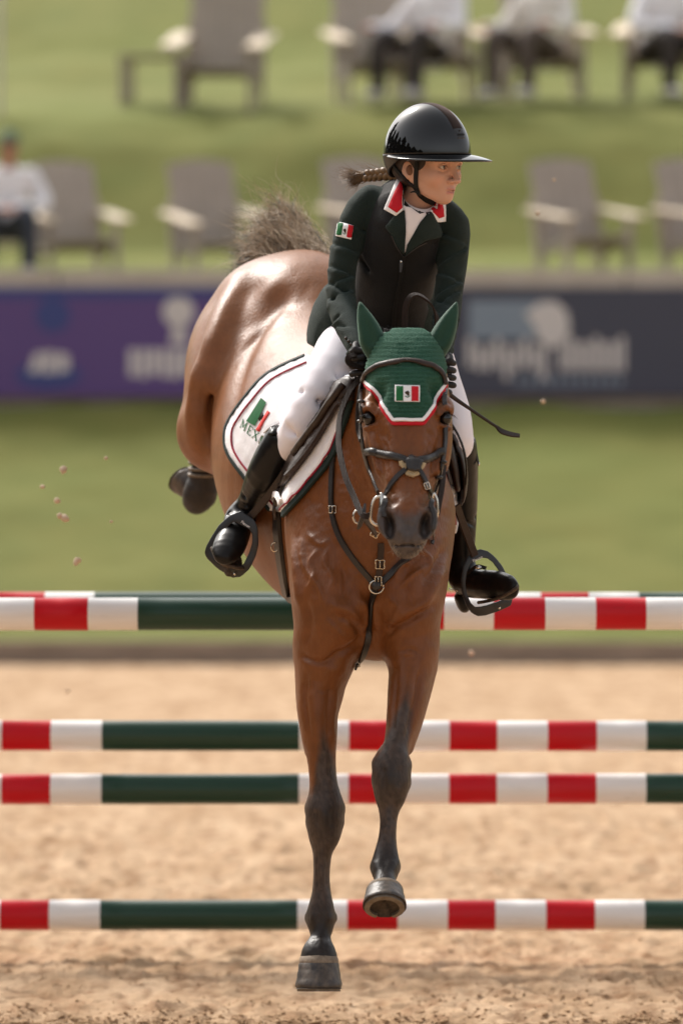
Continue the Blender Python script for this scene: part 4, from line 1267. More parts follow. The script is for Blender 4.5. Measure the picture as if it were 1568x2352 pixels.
# tail: a raised plume of hair
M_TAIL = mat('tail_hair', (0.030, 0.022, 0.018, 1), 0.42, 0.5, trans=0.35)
M_TAIL2 = mat('backlit_pale_hair', (0.62, 0.50, 0.36, 1), 0.42, 0.5, trans=0.55)  # pale strands paint the tail's backlit rim; the whiskers share it
def hairs(name, roots, mids, tips, n, spread, r, mt, parent, seed, seg=8, curl=0.01):
    g = np.random.default_rng(seed); V = []; F = []
    for i in range(n):
        a = g.random()
        w = np.array([(1 - a) ** 2, 2 * a * (1 - a), a * a])
        b0 = w @ roots + g.normal(0, spread[0], 3); b1 = w @ mids + g.normal(0, spread[1], 3); b2 = w @ tips + g.normal(0, spread[2], 3)
        ln = 0.6 + 0.5 * g.random()
        ts = np.linspace(0, 1, seg) * ln
        ph = g.uniform(0, 6.28, 3); fr = g.uniform(5, 12)
        q = np.array([(1 - t) ** 2 * b0 + 2 * t * (1 - t) * b1 + t * t * b2 + curl * t * np.sin(fr * t + ph) for t in ts])
        base = len(V); rr = r * g.uniform(0.6, 1.3)
        for k_, p_ in enumerate(q):
            f = rr * (1 - 0.8 * k_ / (seg - 1))
            for j in range(3):
                an = j * 2.094 + ph[0]
                V.append(p_ + f * np.array([math.cos(an), math.sin(an) * 0.8, math.sin(an)]))
        for k_ in range(seg - 1):
            for j in range(3):
                F.append([base + k_ * 3 + j, base + k_ * 3 + (j + 1) % 3, base + k_ * 3 + 3 + (j + 1) % 3, base + k_ * 3 + 3 + j])
    return mesh_np(name, V, np.array(F), mt, parent)
tail = empty('tail'); tail.parent = horse; tail.location = Vector(P(690, 600, 15.45)) - horse.location
roots = np.array([P(735, 592, 15.30), P(690, 600, 15.40), P(640, 625, 15.45)])
mids = np.array([P(695, 520, 15.45), P(630, 520, 15.55), P(575, 600, 15.58)])
tips = np.array([P(650, 478, 15.52), P(580, 515, 15.66), P(548, 655, 15.68)])
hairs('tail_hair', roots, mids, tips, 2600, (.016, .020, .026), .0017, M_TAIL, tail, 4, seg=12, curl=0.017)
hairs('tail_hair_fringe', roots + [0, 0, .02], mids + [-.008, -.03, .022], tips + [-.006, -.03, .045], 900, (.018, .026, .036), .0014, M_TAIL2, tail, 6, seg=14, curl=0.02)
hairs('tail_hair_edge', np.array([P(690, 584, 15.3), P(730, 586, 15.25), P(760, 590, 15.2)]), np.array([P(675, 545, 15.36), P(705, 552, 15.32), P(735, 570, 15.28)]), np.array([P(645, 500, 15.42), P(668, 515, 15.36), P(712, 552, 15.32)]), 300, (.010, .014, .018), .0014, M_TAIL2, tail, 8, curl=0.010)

# mane wisps behind the bonnet, whiskers on the muzzle
hairs('mane', np.array([P(905, 790, 13.8), P(890, 800, 13.9), P(880, 810, 14.0)]), np.array([P(895, 765, 13.85), P(885, 765, 13.95), P(875, 790, 14.05)]), np.array([P(875, 765, 13.85), P(880, 760, 13.95), P(868, 790, 14.05)]), 160, (.012, .012, .012), .0014, M_LASH, horse, 9)
hairs('whiskers', np.array([P(905, 1240, 13.33), P(935, 1266, 13.325), P(968, 1240, 13.33)]), np.array([P(900, 1262, 13.31), P(935, 1280, 13.31), P(976, 1258, 13.31)]), np.array([P(898, 1276, 13.30), P(938, 1292, 13.30), P(985, 1272, 13.30)]), 40, (.006, .006, .008), .0005, M_TAIL2, horse, 10, curl=0.004)

# protective boot on the near hind cannon
M_BOOT = mat('black_neoprene', srgb(34, 30, 29), 0.6, 0.4, noise=(40, 0.5, srgb(62, 52, 44)))
for s in (-1, 1):
    m = lambda u, v, d: P(u if s < 0 else 2 * 706 - u + (15.3 - d) * 60, v, d)
    b = Blob(m(466, 1080, 15.8) - 0.16, m(466, 1080, 15.8) + 0.16, 0.006)
    b.loft([m(472, 1052, 15.70), m(468, 1092, 15.72), m(461, 1130, 15.74), m(452, 1146, 15.77)], [.038, .040, .052, .044], [.042, .044, .054, .048])
    V, Q = b.mesh(); hb_ = mesh_np('hind_boot', V, Q, M_BOOT, horse)
    for k_ in range(3):
        c = m(471 - k_, 1062 + 14 * k_, 15.705 + 0.006 * k_)
        tube('boot_strap', [c + np.array([math.cos(t) * .045, math.sin(t) * .048, 0.004 * math.sin(t)]) for t in np.linspace(0, 6.28, 14)], 0.006, M_SHOE_IRON, hb_, n=24, k=6)
# ------------------------------------------------------------------ tack
M_LEATHER = mat('dark_brown_leather', (0.022, 0.012, 0.008, 1), 0.46, 0.35, noise=(30, 0.6, (0.045, 0.026, 0.018, 1)), bump=('noise', 140, 0.2))
M_BLEATHER = mat('black_leather', (0.020, 0.016, 0.014, 1), 0.36, 0.45, noise=(30, 0.6, (0.030, 0.026, 0.024, 1)), bump=('noise', 140, 0.2))
M_STEEL = mat('polished_steel', (0.62, 0.58, 0.52, 1), 0.16, 0.5, metal=1.0)
M_BRASS = mat('warm_steel', (0.66, 0.55, 0.40, 1), 0.2, 0.5, metal=1.0)
M_PAD = mat('white_quilted_cotton', srgb(240, 238, 240), 0.9, 0.2, bump=('noise', 60, 0.25), sheen=0.2)
M_DGREEN = mat('dark_green_binding', (0.008, 0.020, 0.017, 1), 0.7, 0.3)
M_CRIMSON = mat('crimson_piping', (0.28, 0.008, 0.030, 1), 0.6, 0.3)
M_RPRINT = mat('red_cloth', (0.52, 0.010, 0.020, 1), 0.75, 0.25)
M_GPRINT = mat('flag_green_cloth', (0.012, 0.12, 0.035, 1), 0.75, 0.25)
M_WCLOTH = mat('white_cloth', srgb(236, 234, 234), 0.85, 0.25)
M_EMBLEM = mat('emblem_brown', (0.045, 0.030, 0.018, 1), 0.8, 0.2)
M_BONNET = mat('green_crochet', (0.016, 0.070, 0.040, 1), 0.85, 0.25, noise=(150, 0.7, (0.028, 0.105, 0.064, 1)), bump=('voronoi', 420, 0.8), sheen=0.15, sheen_tint=(0.5, 0.9, 0.7, 1))
M_EARCLOTH = mat('green_ear_cloth', (0.007, 0.040, 0.021, 1), 0.7, 0.3, bump=('noise', 220, 0.2), sheen=0.35, sheen_tint=(0.6, 0.9, 0.75, 1))
M_FLEECE = mat('sheepskin', (0.50, 0.38, 0.22, 1), 0.95, 0.1, bump=('noise', 260, 1.0), sheen=0.3)

def rootat(name, label, cat, p, group=None):
    return empty(name, label, cat, group, loc=tuple(p))

# --- saddle pad
pad = rootat('saddle_pad', 'white saddle pad with dark green edge, flag and lettering under the saddle', 'saddle pad', P(690, 1000, 14.5))
LPAD = [(705, 824), (655, 845), (617, 866), (592, 890), (570, 917), (552, 940), (539, 960), (528, 980), (524, 1000), (527, 1031), (543, 1062), (564, 1089), (590, 1125), (629, 1171), (652, 1176), (684, 1142), (715, 1105), (758, 1050), (778, 1000), (793, 960), (808, 915), (820, 880), (800, 850), (760, 826)]
quilt = lambda u, v: 0.0018 * (abs(math.sin((u + v * 0.62) / 11)) + abs(math.sin((u - v * 0.9) / 11)))
PADL = patch('quilted_side', LPAD, HBVH, M_PAD, pad, off=0.004, th=0.008, step=9, d0=14.5, bump=quilt)
PADB = bvh_of(PADL, body)
rear = [(705, 824), (655, 845), (617, 866), (592, 890), (570, 917), (552, 940), (539, 960), (528, 980), (524, 1000), (527, 1031), (543, 1062), (564, 1089), (590, 1125), (629, 1171)]
front = [(652, 1176), (684, 1142), (715, 1105), (758, 1050), (778, 1000), (793, 960), (808, 915)]
def inset(line, c, px_):
    c = np.array(c, float); return [tuple(np.array(p) + unit(c - np.array(p)) * px_) for p in line]
strap('edge_binding', inset(rear, (690, 990), 1.5), 0.011, 0.008, HBVH, M_DGREEN, pad, off=0.010, n=70, sm=6)
strap('edge_binding', [(u + 4, v + 5) for u, v in front], 0.020, 0.006, HBVH, M_DGREEN, pad, off=0.007, n=50, sm=4)
strap('red_piping', inset(rear, (690, 990), 9), 0.0042, 0.003, PADB, M_CRIMSON, pad, off=0.002, n=70, sm=2)
strap('red_piping', [(u - 8, v - 6) for u, v in front], 0.0042, 0.003, PADB, M_CRIMSON, pad, off=0.002, n=50, sm=2)
def plate(name, rows, mt, parent, h=0.0045, k=0.01, **kw):
    p, a, b = sec(rows)
    m = 0.02 + max(max(a), max(b))
    bl = Blob(p.min(0) - m, p.max(0) + m, h); bl.loft(p, a, b, side=(1, 0, 0), k=k, **kw)
    V, Q = bl.mesh(); V = relax(V, Q, 3, 0.5)
    return mesh_np(name, V, Q, mt, parent)
plate('quilted_side', [(1008, 1020, 14.36, 10, .15), (1022, 1072, 14.36, 11, .155), (1036, 1115, 14.36, 12, .16), (1044, 1160, 14.37, 12, .16), (1043, 1205, 14.38, 6, .13)], M_PAD, pad)
plate('edge_binding', [(1006, 1060, 14.19, 8, .014), (1016, 1110, 14.19, 10, .014), (1029, 1165, 14.19, 9, .014), (1036, 1230, 14.21, 4, .012)], M_DGREEN, pad)
plate('red_piping', [(1016, 1064, 14.19, 2.2, .006), (1029, 1110, 14.19, 2.2, .006), (1040, 1155, 14.19, 2.2, .006), (1046, 1205, 14.20, 2.2, .006)], M_CRIMSON, pad, h=0.0025)
# flag and word on the pad
def quad(c, ex, ey, a0, b0, a1, b1):
    c, ex, ey = map(np.array, (c, ex, ey))
    return [tuple(c + ex * a + ey * b) for a, b in ((a0, b0), (a1, b0), (a1, b1), (a0, b1))]
PB2 = bvh_of(PADL)
fc = np.array((569, 968.)); fx = np.array((26., 15.)); fy = np.array((35., -48.))     # flag frame: x across the bars, y up
def sheet4(name, c4, bvh, mt, parent, off=0.003, na=8, nb=4, d0=14.5):
    c4 = [np.array(c, float) for c in c4]; V = []
    for i in range(na):
        for j in range(nb):
            a, b = i / (na - 1), j / (nb - 1)
            q = (c4[0] * (1 - a) + c4[3] * a) * (1 - b) + (c4[1] * (1 - a) + c4[2] * a) * b
            l, n_ = drape(bvh, q[0], q[1], d0); V.append(l + n_ * off)
    F = [[i * nb + j, i * nb + j + 1, (i + 1) * nb + j + 1, (i + 1) * nb + j] for i in range(na - 1) for j in range(nb - 1)]
    return mesh_np(name, V, F, mt, parent)
sheet4('flag_green_bar', [(567, 968), (587, 979), (613, 925), (601, 915)], PB2, M_GPRINT, pad)
patch('flag_red_bar', [(588, 988), (597, 992), (607, 970), (621, 948), (615, 943), (604, 962)], PB2, mat('faded_red_print', (0.62, 0.06, 0.05, 1), 0.8, 0.2), pad, off=0.001, th=0.001, step=9, d0=14.5)
patch('emblem', [(594, 962), (598, 949), (604, 948), (606, 955), (602, 963), (597, 967)], PB2, M_EMBLEM, pad, off=0.001, th=0.001, step=9, d0=14.5)
GLYPH = {   # strokes of serif capitals in a unit box (x0, y0, x1, y1, width)
    'M': [(0.08, 0, 0.08, 1, .10), (0.08, 1, 0.5, 0.2, .16), (0.5, 0.2, 0.92, 1, .10), (0.92, 0, 0.92, 1, .18), (-.04, 0, .22, 0, .08), (.74, 0, 1.06, 0, .08), (-.04, 1, .14, 1, .08), (.86, 1, 1.06, 1, .08)],
    'E': [(0.15, 0, 0.15, 1, .2), (0.05, 0, 0.85, 0, .09), (0.05, 1, 0.85, 1, .09), (0.15, .52, .6, .52, .09), (.85, 0, .85, .22, .08), (.85, .78, .85, 1, .08), (.6, .40, .6, .64, .07)],
    'X': [(0.05, 1, 0.95, 0, .2), (0.05, 0, 0.95, 1, .1), (-.05, 0, .25, 0, .08), (.75, 0, 1.05, 0, .08), (-.05, 1, .25, 1, .08), (.75, 1, 1.05, 1, .08)],
    'I': [(0.5, 0, 0.5, 1, .22), (.25, 0, .75, 0, .09), (.25, 1, .75, 1, .09)],
    'C': [(.85, .8, .6, 1, .10), (.6, 1, .3, .92, .14), (.3, .92, .12, .5, .2), (.12, .5, .3, .08, .2), (.3, .08, .6, 0, .14), (.6, 0, .88, .2, .10), (.88, .7, .88, 1, .08)],
    'O': [(.5, 1, .2, .85, .14), (.2, .85, .1, .5, .2), (.1, .5, .2, .15, .2), (.2, .15, .5, 0, .14), (.5, 0, .8, .15, .14), (.8, .15, .9, .5, .2), (.9, .5, .8, .85, .2), (.8, .85, .5, 1, .14)]}
def word(txt, origin, ex, ey, adv, bvh, mt, parent, name='letter', th=0.0008, d0=14.5):
    o = np.array(origin, float); ex = np.array(ex, float); ey = np.array(ey, float)
    x = 0.0
    for ch in txt:
        V = []; F = []
        for (x0, y0, x1, y1, w) in GLYPH[ch]:
            a = np.array((x0, y0)); b = np.array((x1, y1)); t = unit(b - a); nrm = np.array((-t[1], t[0])) * w / 2
            for q in (a + nrm, a - nrm, b - nrm, b + nrm):
                uv = o + ex * (x + q[0] * 0.82) + ey * q[1]
                l, nn = drape(bvh, uv[0], uv[1], d0)
                V.append(l + nn * (0.0012 + 0.0001 * len(F)))
            F.append([len(V) - 4, len(V) - 3, len(V) - 2, len(V) - 1])
        mesh_np(name, V, F, mt, parent, smooth=False)
        x += adv.get(ch, 1.0)
word('MEXICO', (552, 981), (12.6, 11.0), (6.6, -18.0), {'I': 0.62, 'M': 1.18, 'E': 0.95}, PB2, M_GPRINT, pad)

# --- saddle
saddle = rootat('saddle', 'dark brown jumping saddle with leather flaps under the rider', 'saddle', P(820, 900, 14.5))
flapL = [(800, 872), (776, 884), (757, 910), (735, 952), (705, 1000), (682, 1036), (664, 1072), (652, 1100), (647, 1122), (656, 1117), (684, 1086), (718, 1042), (748, 996), (773, 950), (796, 914), (814, 892), (826, 872)]
patch('flap', flapL, PADB, M_LEATHER, saddle, off=0.006, th=0.010, step=8, d0=14.4)
strap('flap_seam', [(816, 896), (790, 925), (764, 968), (738, 1010), (706, 1056), (670, 1100)], 0.012, 0.008, PADB, M_LEATHER, saddle, off=0.016, n=40)
strap('knee_roll', [(800, 890), (775, 925), (745, 972), (716, 1012), (690, 1048)], 0.022, 0.012, PADB, M_LEATHER, saddle, off=0.014, n=40, profile='round')
plate('flap', [(1018, 955, 14.30, 9, .12), (1038, 985, 14.30, 10, .14), (1054, 1020, 14.31, 11, .15), (1062, 1064, 14.32, 11, .16), (1063, 1105, 14.33, 10, .15), (1056, 1140, 14.34, 7, .12), (1052, 1160, 14.34, 4, .08)], M_LEATHER, saddle)
plate('flap_seam', [(1020, 955, 14.155, 3, .006), (1044, 985, 14.15, 3, .006), (1062, 1025, 14.148, 3, .006), (1070, 1064, 14.15, 3, .006), (1070, 1105, 14.17, 3, .006), (1060, 1146, 14.21, 3, .006)], M_BLEATHER, saddle, h=0.003)
plate('knee_roll', [(1012, 985, 14.18, 12, .05), (1028, 1020, 14.18, 12, .055), (1042, 1070, 14.19, 11, .055), (1050, 1120, 14.20, 8, .05)], M_LEATHER, saddle)
b = Blob(P(700, 980, 14.2) - 0.05, P(960, 740, 15.1) + 0.05, 0.006)
b.loft(*sec([(846, 884, 14.33, 52, .028), (838, 890, 14.45, 72, .028), (822, 878, 14.62, 110, .030), (806, 842, 14.80, 130, .032), (798, 806, 14.92, 100, .034)]), side=(1, 0, 0), k=0.02)
b.loft([P(760, 830, 14.55), P(775, 838, 14.5), P(800, 872, 14.38), P(846, 872, 14.31), P(892, 880, 14.38), P(915, 850, 14.5)], .016, k=0.03)
V, Q = b.mesh(); mesh_np('seat', relax(V, Q, 3), Q, M_LEATHER, saddle)

def iron(outer, inner, d_top, d_bot, yawdx, parent, th=0.020, d_in=0.0):
    """stirrup iron: a flat ring between an outer and an inner outline"""
    n = 48
    def res(pts):
        q = np.array(pts + pts[:1], float)
        L = np.r_[0, np.cumsum(np.linalg.norm(np.diff(q, axis=0), axis=1))]
        s_ = np.linspace(0, L[-1], n, endpoint=False)
        return np.column_stack([np.interp(s_, L, q[:, i]) for i in (0, 1)])
    o, i_ = res(outer), res(inner)
    v0, v1 = o[:, 1].min(), o[:, 1].max()
    u0, u1 = o[:, 0].min(), o[:, 0].max()
    dd = lambda p: d_top + (d_bot - d_top) * (p[1] - v0) / (v1 - v0) + yawdx * (p[0] - u0) / (u1 - u0)
    V = []
    for rings, off, shrink in ((o, 0.25, 0), (o, 0.75, 0), (i_, 1.0, 0), (i_, 0.0, 0)):
        for p in rings:
            V.append(P(p[0], p[1], dd(p)) + np.array([0, (off - 0.5) * th * (1.0 + 1.6 * smooth01(p[1], v1 - 60, v1 - 10)), 0]))
    F = []
    for k_ in range(4):
        for j in range(n):
            F.append([k_ * n + j, k_ * n + (j + 1) % n, ((k_ + 1) % 4) * n + (j + 1) % n, ((k_ + 1) % 4) * n + j])
    o = mesh_np('stirrup_iron', V, F, M_IRON, parent)
    m_ = o.modifiers.new('soft', 'BEVEL'); m_.width = 0.0018; m_.segments = 2; m_.limit_method = 'ANGLE'
    return o
M_IRON = mat('matt_black_metal', (0.014, 0.014, 0.015, 1), 0.38, 0.5, noise=(40, 0.5, (0.028, 0.027, 0.027, 1)))
oL = [(553, 1173), (527, 1184), (503, 1206), (486, 1232), (474, 1254), (470, 1268), (474, 1281), (500, 1306), (533, 1326), (553, 1325), (574, 1306), (588, 1276), (594, 1250), (592, 1213), (585, 1194), (568, 1184)]
iL = [(539, 1198), (529, 1204), (512, 1222), (497, 1243), (488, 1258), (486, 1266), (492, 1276), (512, 1292), (535, 1307), (550, 1304), (561, 1293), (573, 1268), (580, 1243), (579, 1226), (573, 1216), (556, 1207)]
stL = iron(oL, iL, 14.36, 14.36, -0.05, saddle)
oR = [(1102, 1261), (1084, 1268), (1072, 1280), (1061, 1305), (1057, 1333), (1060, 1362), (1070, 1391), (1082, 1408), (1096, 1415), (1112, 1414), (1143, 1404), (1172, 1391), (1177, 1374), (1170, 1335), (1153, 1300), (1136, 1279), (1120, 1266)]
iR = [(1106, 1281), (1088, 1288), (1079, 1296), (1071, 1316), (1068, 1340), (1071, 1362), (1080, 1384), (1090, 1394), (1102, 1394), (1118, 1390), (1142, 1382), (1160, 1374), (1164, 1364), (1157, 1336), (1142, 1307), (1130, 1291), (1118, 1282)]
stR = iron(oR, iR, 14.27, 14.27, 0.05, saddle)
# leathers
ribbon('stirrup_leather', [P(668, 1062, 14.19), P(645, 1098, 14.215), P(608, 1150, 14.28), P(570, 1192, 14.335)], 0.021, 0.004, M_LEATHER, saddle, [(-.5, -.85, 0)], 24)
ribbon('stirrup_leather', [P(1048, 1160, 14.18), P(1060, 1196, 14.22), P(1076, 1238, 14.25), P(1090, 1276, 14.27)], 0.022, 0.004, M_LEATHER, saddle, [(.35, -.93, 0)], 24)
# small maker's lettering on the irons, as in the photograph
def text_mesh(txt, size, name, mt, parent, origin, ex, ey):
    cu = bpy.data.curves.new('tmp', 'FONT'); cu.body = txt; cu.size = size; cu.extrude = 0.0002
    ob = bpy.data.objects.new('tmp', cu); COL.objects.link(ob)
    dg = bpy.context.evaluated_depsgraph_get(); me = ob.evaluated_get(dg).to_mesh()
    V = np.array([v.co[:] for v in me.vertices]); F = [list(p.vertices) for p in me.polygons]
    bpy.data.objects.remove(ob); bpy.data.curves.remove(cu)
    ex, ey = unit(ex), unit(ey); ez = np.cross(ex, ey)
    return mesh_np(name, np.asarray(origin) + V[:, :1] * ex + V[:, 1:2] * ey + V[:, 2:3] * ez, F, mt, parent, smooth=False)
text_mesh('Flexon', 0.011, 'lettering', M_WCLOTH, stL, P(553, 1200.5, 14.312), P(566, 1209, 14.30) - P(553, 1200.5, 14.307), (0.45, -0.1, .9))
text_mesh('Flexon', 0.011, 'lettering', M_WCLOTH, stR, P(1086, 1291.5, 14.262), P(1104, 1282, 14.355) - P(1086, 1290, 14.35), (-.4, -0.1, .9))
for (u, v, d, pr) in ((539, 1318, 14.305, stL), (1146, 1396, 14.275, stR)):
    ball('screw', P(u, v, d), (.004, .003, .004), M_STEEL, pr, n=10, m=6)

# --- girth and its billets
girth = rootat('girth', 'dark leather girth with a brass ring behind the foreleg', 'girth', P(650, 1270, 14.4))
strap('girth_strap', [(641, 1158), (640, 1185), (641, 1220), (645, 1262), (651, 1310), (658, 1350), (664, 1386)], [0.026, 0.034, 0.040, 0.040, 0.036, 0.030, 0.026], 0.009, HBVH, M_BLEATHER, girth, off=0.003, n=50, d0=14.4, sm=8)
strap('billet', [(648, 1128), (643, 1150), (640, 1186)], 0.024, 0.005, PADB, M_LEATHER, girth, off=0.012, n=20, d0=14.4)
strap('elastic', [(613, 1131), (630, 1134), (648, 1140), (655, 1156)], 0.018, 0.004, PADB, M_WCLOTH, girth, off=0.014, n=20, d0=14.4)
l, m_ = drape(HBVH, 643, 1253, 14.4)
tube('dee_ring', [l + m_ * 0.016 + np.array([math.cos(t) * 0.010, 0, math.sin(t) * 0.012]) for t in np.linspace(0, 6.2832, 16)], 0.0018, M_BRASS, girth, n=30, k=6)

# --- breastplate
bp_ = rootat('breastplate', 'dark leather breastplate with steel buckles across the horse chest', 'breastplate', P(860, 1340, 13.85))
strap('strap', [(786, 940), (776, 985), (768, 1040), (763, 1100), (763, 1165), (770, 1205), (786, 1245), (815, 1288), (842, 1320), (863, 1346)], 0.016, 0.004, HBVH, M_BLEATHER, bp_, off=0.004, n=80, d0=14.0, sm=10)
strap('strap', [(866, 1348), (888, 1328), (912, 1304), (936, 1282), (952, 1262)], 0.017, 0.004, HBVH, M_BLEATHER, bp_, off=0.004, n=40, d0=13.85, sm=6, maxgap=0.22)
strap('strap', [(863, 1352), (857, 1382), (851, 1420), (848, 1455), (838, 1490), (826, 1514), (812, 1532)], 0.017, 0.004, HBVH, M_BLEATHER, bp_, off=0.005, n=60, d0=13.95, sm=14, maxgap=0.3)
strap('martingale_strap', [(874, 1246), (873, 1275), (871, 1305), (867, 1338)], 0.017, 0.004, HBVH, M_LEATHER, bp_, off=0.012, n=30, d0=13.85, sm=8, maxgap=0.22)
def buckle(u, v, w, h, d, parent, ang=0.0, mt=None, bvh=None, off=0.01):
    if bvh is not None:
        l, m_ = drape(bvh, u, v, d); c = l + np.array([0, -1, 0]) * off
    else:
        c = P(u, v, d)
    q = []
    for (a, b_) in ((-1, -1), (0, -1), (1, -1), (1, 0), (1, 1), (0, 1), (-1, 1), (-1, 0)):
        x, z = a * w, b_ * h
        q.append(c + np.array([x * math.cos(ang) - z * math.sin(ang), 0, x * math.sin(ang) + z * math.cos(ang)]))
    o = tube('buckle', q, 0.0016, mt or M_BRASS, parent, n=34, k=6, closed=True)
    a = c + np.array([0, -0.003, 0]); t = np.array([-math.sin(ang), 0, math.cos(ang)])
    tube('prong', [a - t * h, a + t * h], 0.0012, mt or M_BRASS, o, n=4, k=6)
    return o
buckle(872, 1296, .011, .011, 13.85, bp_, bvh=HBVH, off=0.02)
buckle(868, 1335, .008, .012, 13.85, bp_, bvh=HBVH, off=0.02)
buckle(763, 1170, .009, .009, 13.95, bp_, bvh=HBVH, off=0.012, mt=M_STEEL)
l, m_ = drape(HBVH, 864, 1348, 13.85)
tube('ring', [l + np.array([math.cos(t) * 0.019, -0.012 - 0.003 * math.sin(t), math.sin(t) * 0.017]) for t in np.linspace(0, 6.2832, 16)], 0.0026, M_STEEL, bp_, n=36, k=8)
ball('stud', P(864, 1346, 13.80), (.012, .006, .012), M_BLEATHER, bp_, n=14, m=8)
l, m_ = drape(HBVH, 813, 1531, 13.95, 0.3)
buckle(816, 1530, .012, .005, 13.95, bp_, bvh=HBVH, off=0.008, ang=0.3)

# --- ear bonnet
bon = rootat('ear_bonnet', 'green crochet ear bonnet with flag and red and white edge on the horse', 'ear bonnet', P(935, 850, 13.5))
rows = lambda u, v: 0.0034 * abs(math.sin((v + 0.00035 * (u - 935) ** 2) * math.pi / 9.6)) ** 0.7 + 0.0006 * math.sin(u * 0.9 + (v // 9.6) * 1.6)
CAP = [(876, 772), (895, 763), (915, 759), (940, 758), (962, 759), (982, 768), (998, 790), (1012, 812), (1020, 845), (1017, 876), (1006, 902), (988, 938), (968, 966), (905, 966), (886, 938), (866, 905), (845, 877), (838, 848), (846, 812), (860, 790)]
CAPO = patch('crochet_cap', CAP, HBVH, M_BONNET, bon, off=0.001, th=0.005, step=3.1, d0=13.55, bump=rows)
edge = [(841, 872), (866, 903), (886, 937), (905, 967), (968, 967), (988, 938), (1008, 902), (1020, 872)]
def poly_edge(line, w, mt, name, off, dv=0):
    out = []
    for i in range(len(line) - 1):
        for t in np.linspace(0, 1, 8, endpoint=False): out.append(np.array(line[i]) * (1 - t) + np.array(line[i + 1]) * t)
    out.append(np.array(line[-1])); out = [(p[0], p[1] + dv) for p in out]
    return strap(name, out, w, 0.004, HBVH, mt, bon, off=off, n=100, d0=13.55, sm=1)
poly_edge(edge, 0.0085, M_WCLOTH, 'white_edge', 0.0075)
poly_edge([(839, 879), (862, 909), (881, 943), (902, 974), (971, 974), (993, 943), (1013, 908), (1022, 880)], 0.0085, M_RPRINT, 'red_edge', 0.004)
BB = bvh_of(CAPO, body)
def flag(c, ex, ey, bvh, parent, d0, order, border=True, off=0.001, step=6):
    c = np.array(c, float); ex = np.array(ex, float); ey = np.array(ey, float)
    Q = lambda a0, b0, a1, b1: [tuple(c + ex * a + ey * b) for a, b in ((a0, b0), (a1, b0), (a1, b1), (a0, b1))]
    r = patch('flag_badge', Q(-1, -1, 1, 1), bvh, M_WCLOTH, parent, off=off, th=0.0016, step=step, d0=d0)
    bb = bvh_of(r)
    e = 0.90 if border else 1.0
    patch('flag_bar', Q(-e, -e, -0.33, e), bb, order[0], r, off=0.0003, th=0.0008, step=step, d0=d0)
    patch('flag_bar', Q(0.33, -e, e, e), bb, order[1], r, off=0.0003, th=0.0008, step=step, d0=d0)
    el = lambda x0, y0, rx, ry, a0=0, a1=6.2832, n=12: [(x0 + rx * math.cos(t), y0 + ry * math.sin(t)) for t in np.linspace(a0, a1, n, endpoint=False)]
    E = [(-.06, -.30), (.08, -.34), (.18, -.12), (.16, .14), (.05, .32), (-.04, .10), (-.16, .02), (-.20, -.16)]
    patch('emblem', [tuple(c + ex * a + ey * b) for a, b in E], bb, M_EMBLEM, r, off=0.0003, th=0.0008, step=step, d0=d0)
    arc = el(0, .06, .24, .42, 0.3, 2.85, 9)[::-1]; arc2 = el(0, .06, .20, .34, 0.3, 2.85, 9)
    patch('wreath', [tuple(c + ex * a + ey * b) for a, b in arc + arc2], bb, M_GPRINT, r, off=0.0003, th=0.0008, step=step, d0=d0)
    return r
flag((935, 904), (28.5, 0.4), (0, 19), BB, bon, 13.5, (M_GPRINT, M_RPRINT), step=5)
# ear sleeves
def ear(rows_, tipn, s):
    bl = Blob(P(800, 840, 13.6) - 0.05, P(1070, 680, 13.8) + 0.08, 0.0035)
    bl.loft(*sec(rows_), k=0.01, n=40)
    # hollow of the ear
    bl.loft(*sec([(r[0] + s * 4, r[1] - 4, r[2] - r[4] * 1.25, r[3] * 0.5, r[4] * 0.55) for r in rows_[1:-1]]), k=0.014, mode='sub', n=30)
    V, Q = bl.mesh(); return mesh_np('ear_sleeve', relax(V, Q, 4), Q, M_EARCLOTH, bon)
ear([(864, 806, 13.63, 27, .030), (855, 784, 13.63, 30, .032), (848, 760, 13.635, 26.5, .029), (839, 735, 13.64, 19.5, .024), (831, 712, 13.645, 11, .016), (826, 694, 13.65, 3, .006)], 0, -1)
ear([(1000, 806, 13.63, 25, .030), (1011, 782, 13.63, 28, .032), (1022, 757, 13.635, 25, .029), (1033, 732, 13.64, 18, .024), (1042, 711, 13.645, 10, .016), (1048, 694, 13.65, 3, .006)], 0, 1)

# --- bridle
br = rootat('bridle', 'dark leather bridle with crossed noseband and steel bit rings', 'bridle', P(935, 1030, 13.45))
HB2 = bvh_of(body, CAPO)
strap('browband', [(836, 876), (846, 858), (868, 843), (900, 835), (940, 832), (978, 838), (1002, 849), (1014, 864), (1019, 884)], 0.017, 0.006, HB2, M_LEATHER, br, off=0.004, n=60, d0=13.55, profile='round')
strap('cheekpiece', [(834, 880), (828, 915), (827, 960), (833, 1010), (841, 1050), (854, 1090), (872, 1132)], 0.013, 0.004, HBVH, M_BLEATHER, br, off=0.004, n=60, d0=13.56, sm=8)
strap('cheekpiece', [(836, 900), (835, 960), (840, 1010), (848, 1052), (862, 1092), (876, 1128)], 0.009, 0.004, HBVH, M_BLEATHER, br, off=0.009, n=60, d0=13.56, sm=8)
strap('cheekpiece', [(1019, 890), (1021, 950), (1019, 1010), (1013, 1060), (1003, 1105), (994, 1132)], 0.013, 0.004, HBVH, M_BLEATHER, br, off=0.004, n=60, d0=13.56, sm=8)
strap('throat_lash', [(835, 880), (827, 930), (826, 985), (834, 1012)], 0.010, 0.003, HBVH, M_BLEATHER, br, off=0.008, n=40, d0=13.65, sm=6)
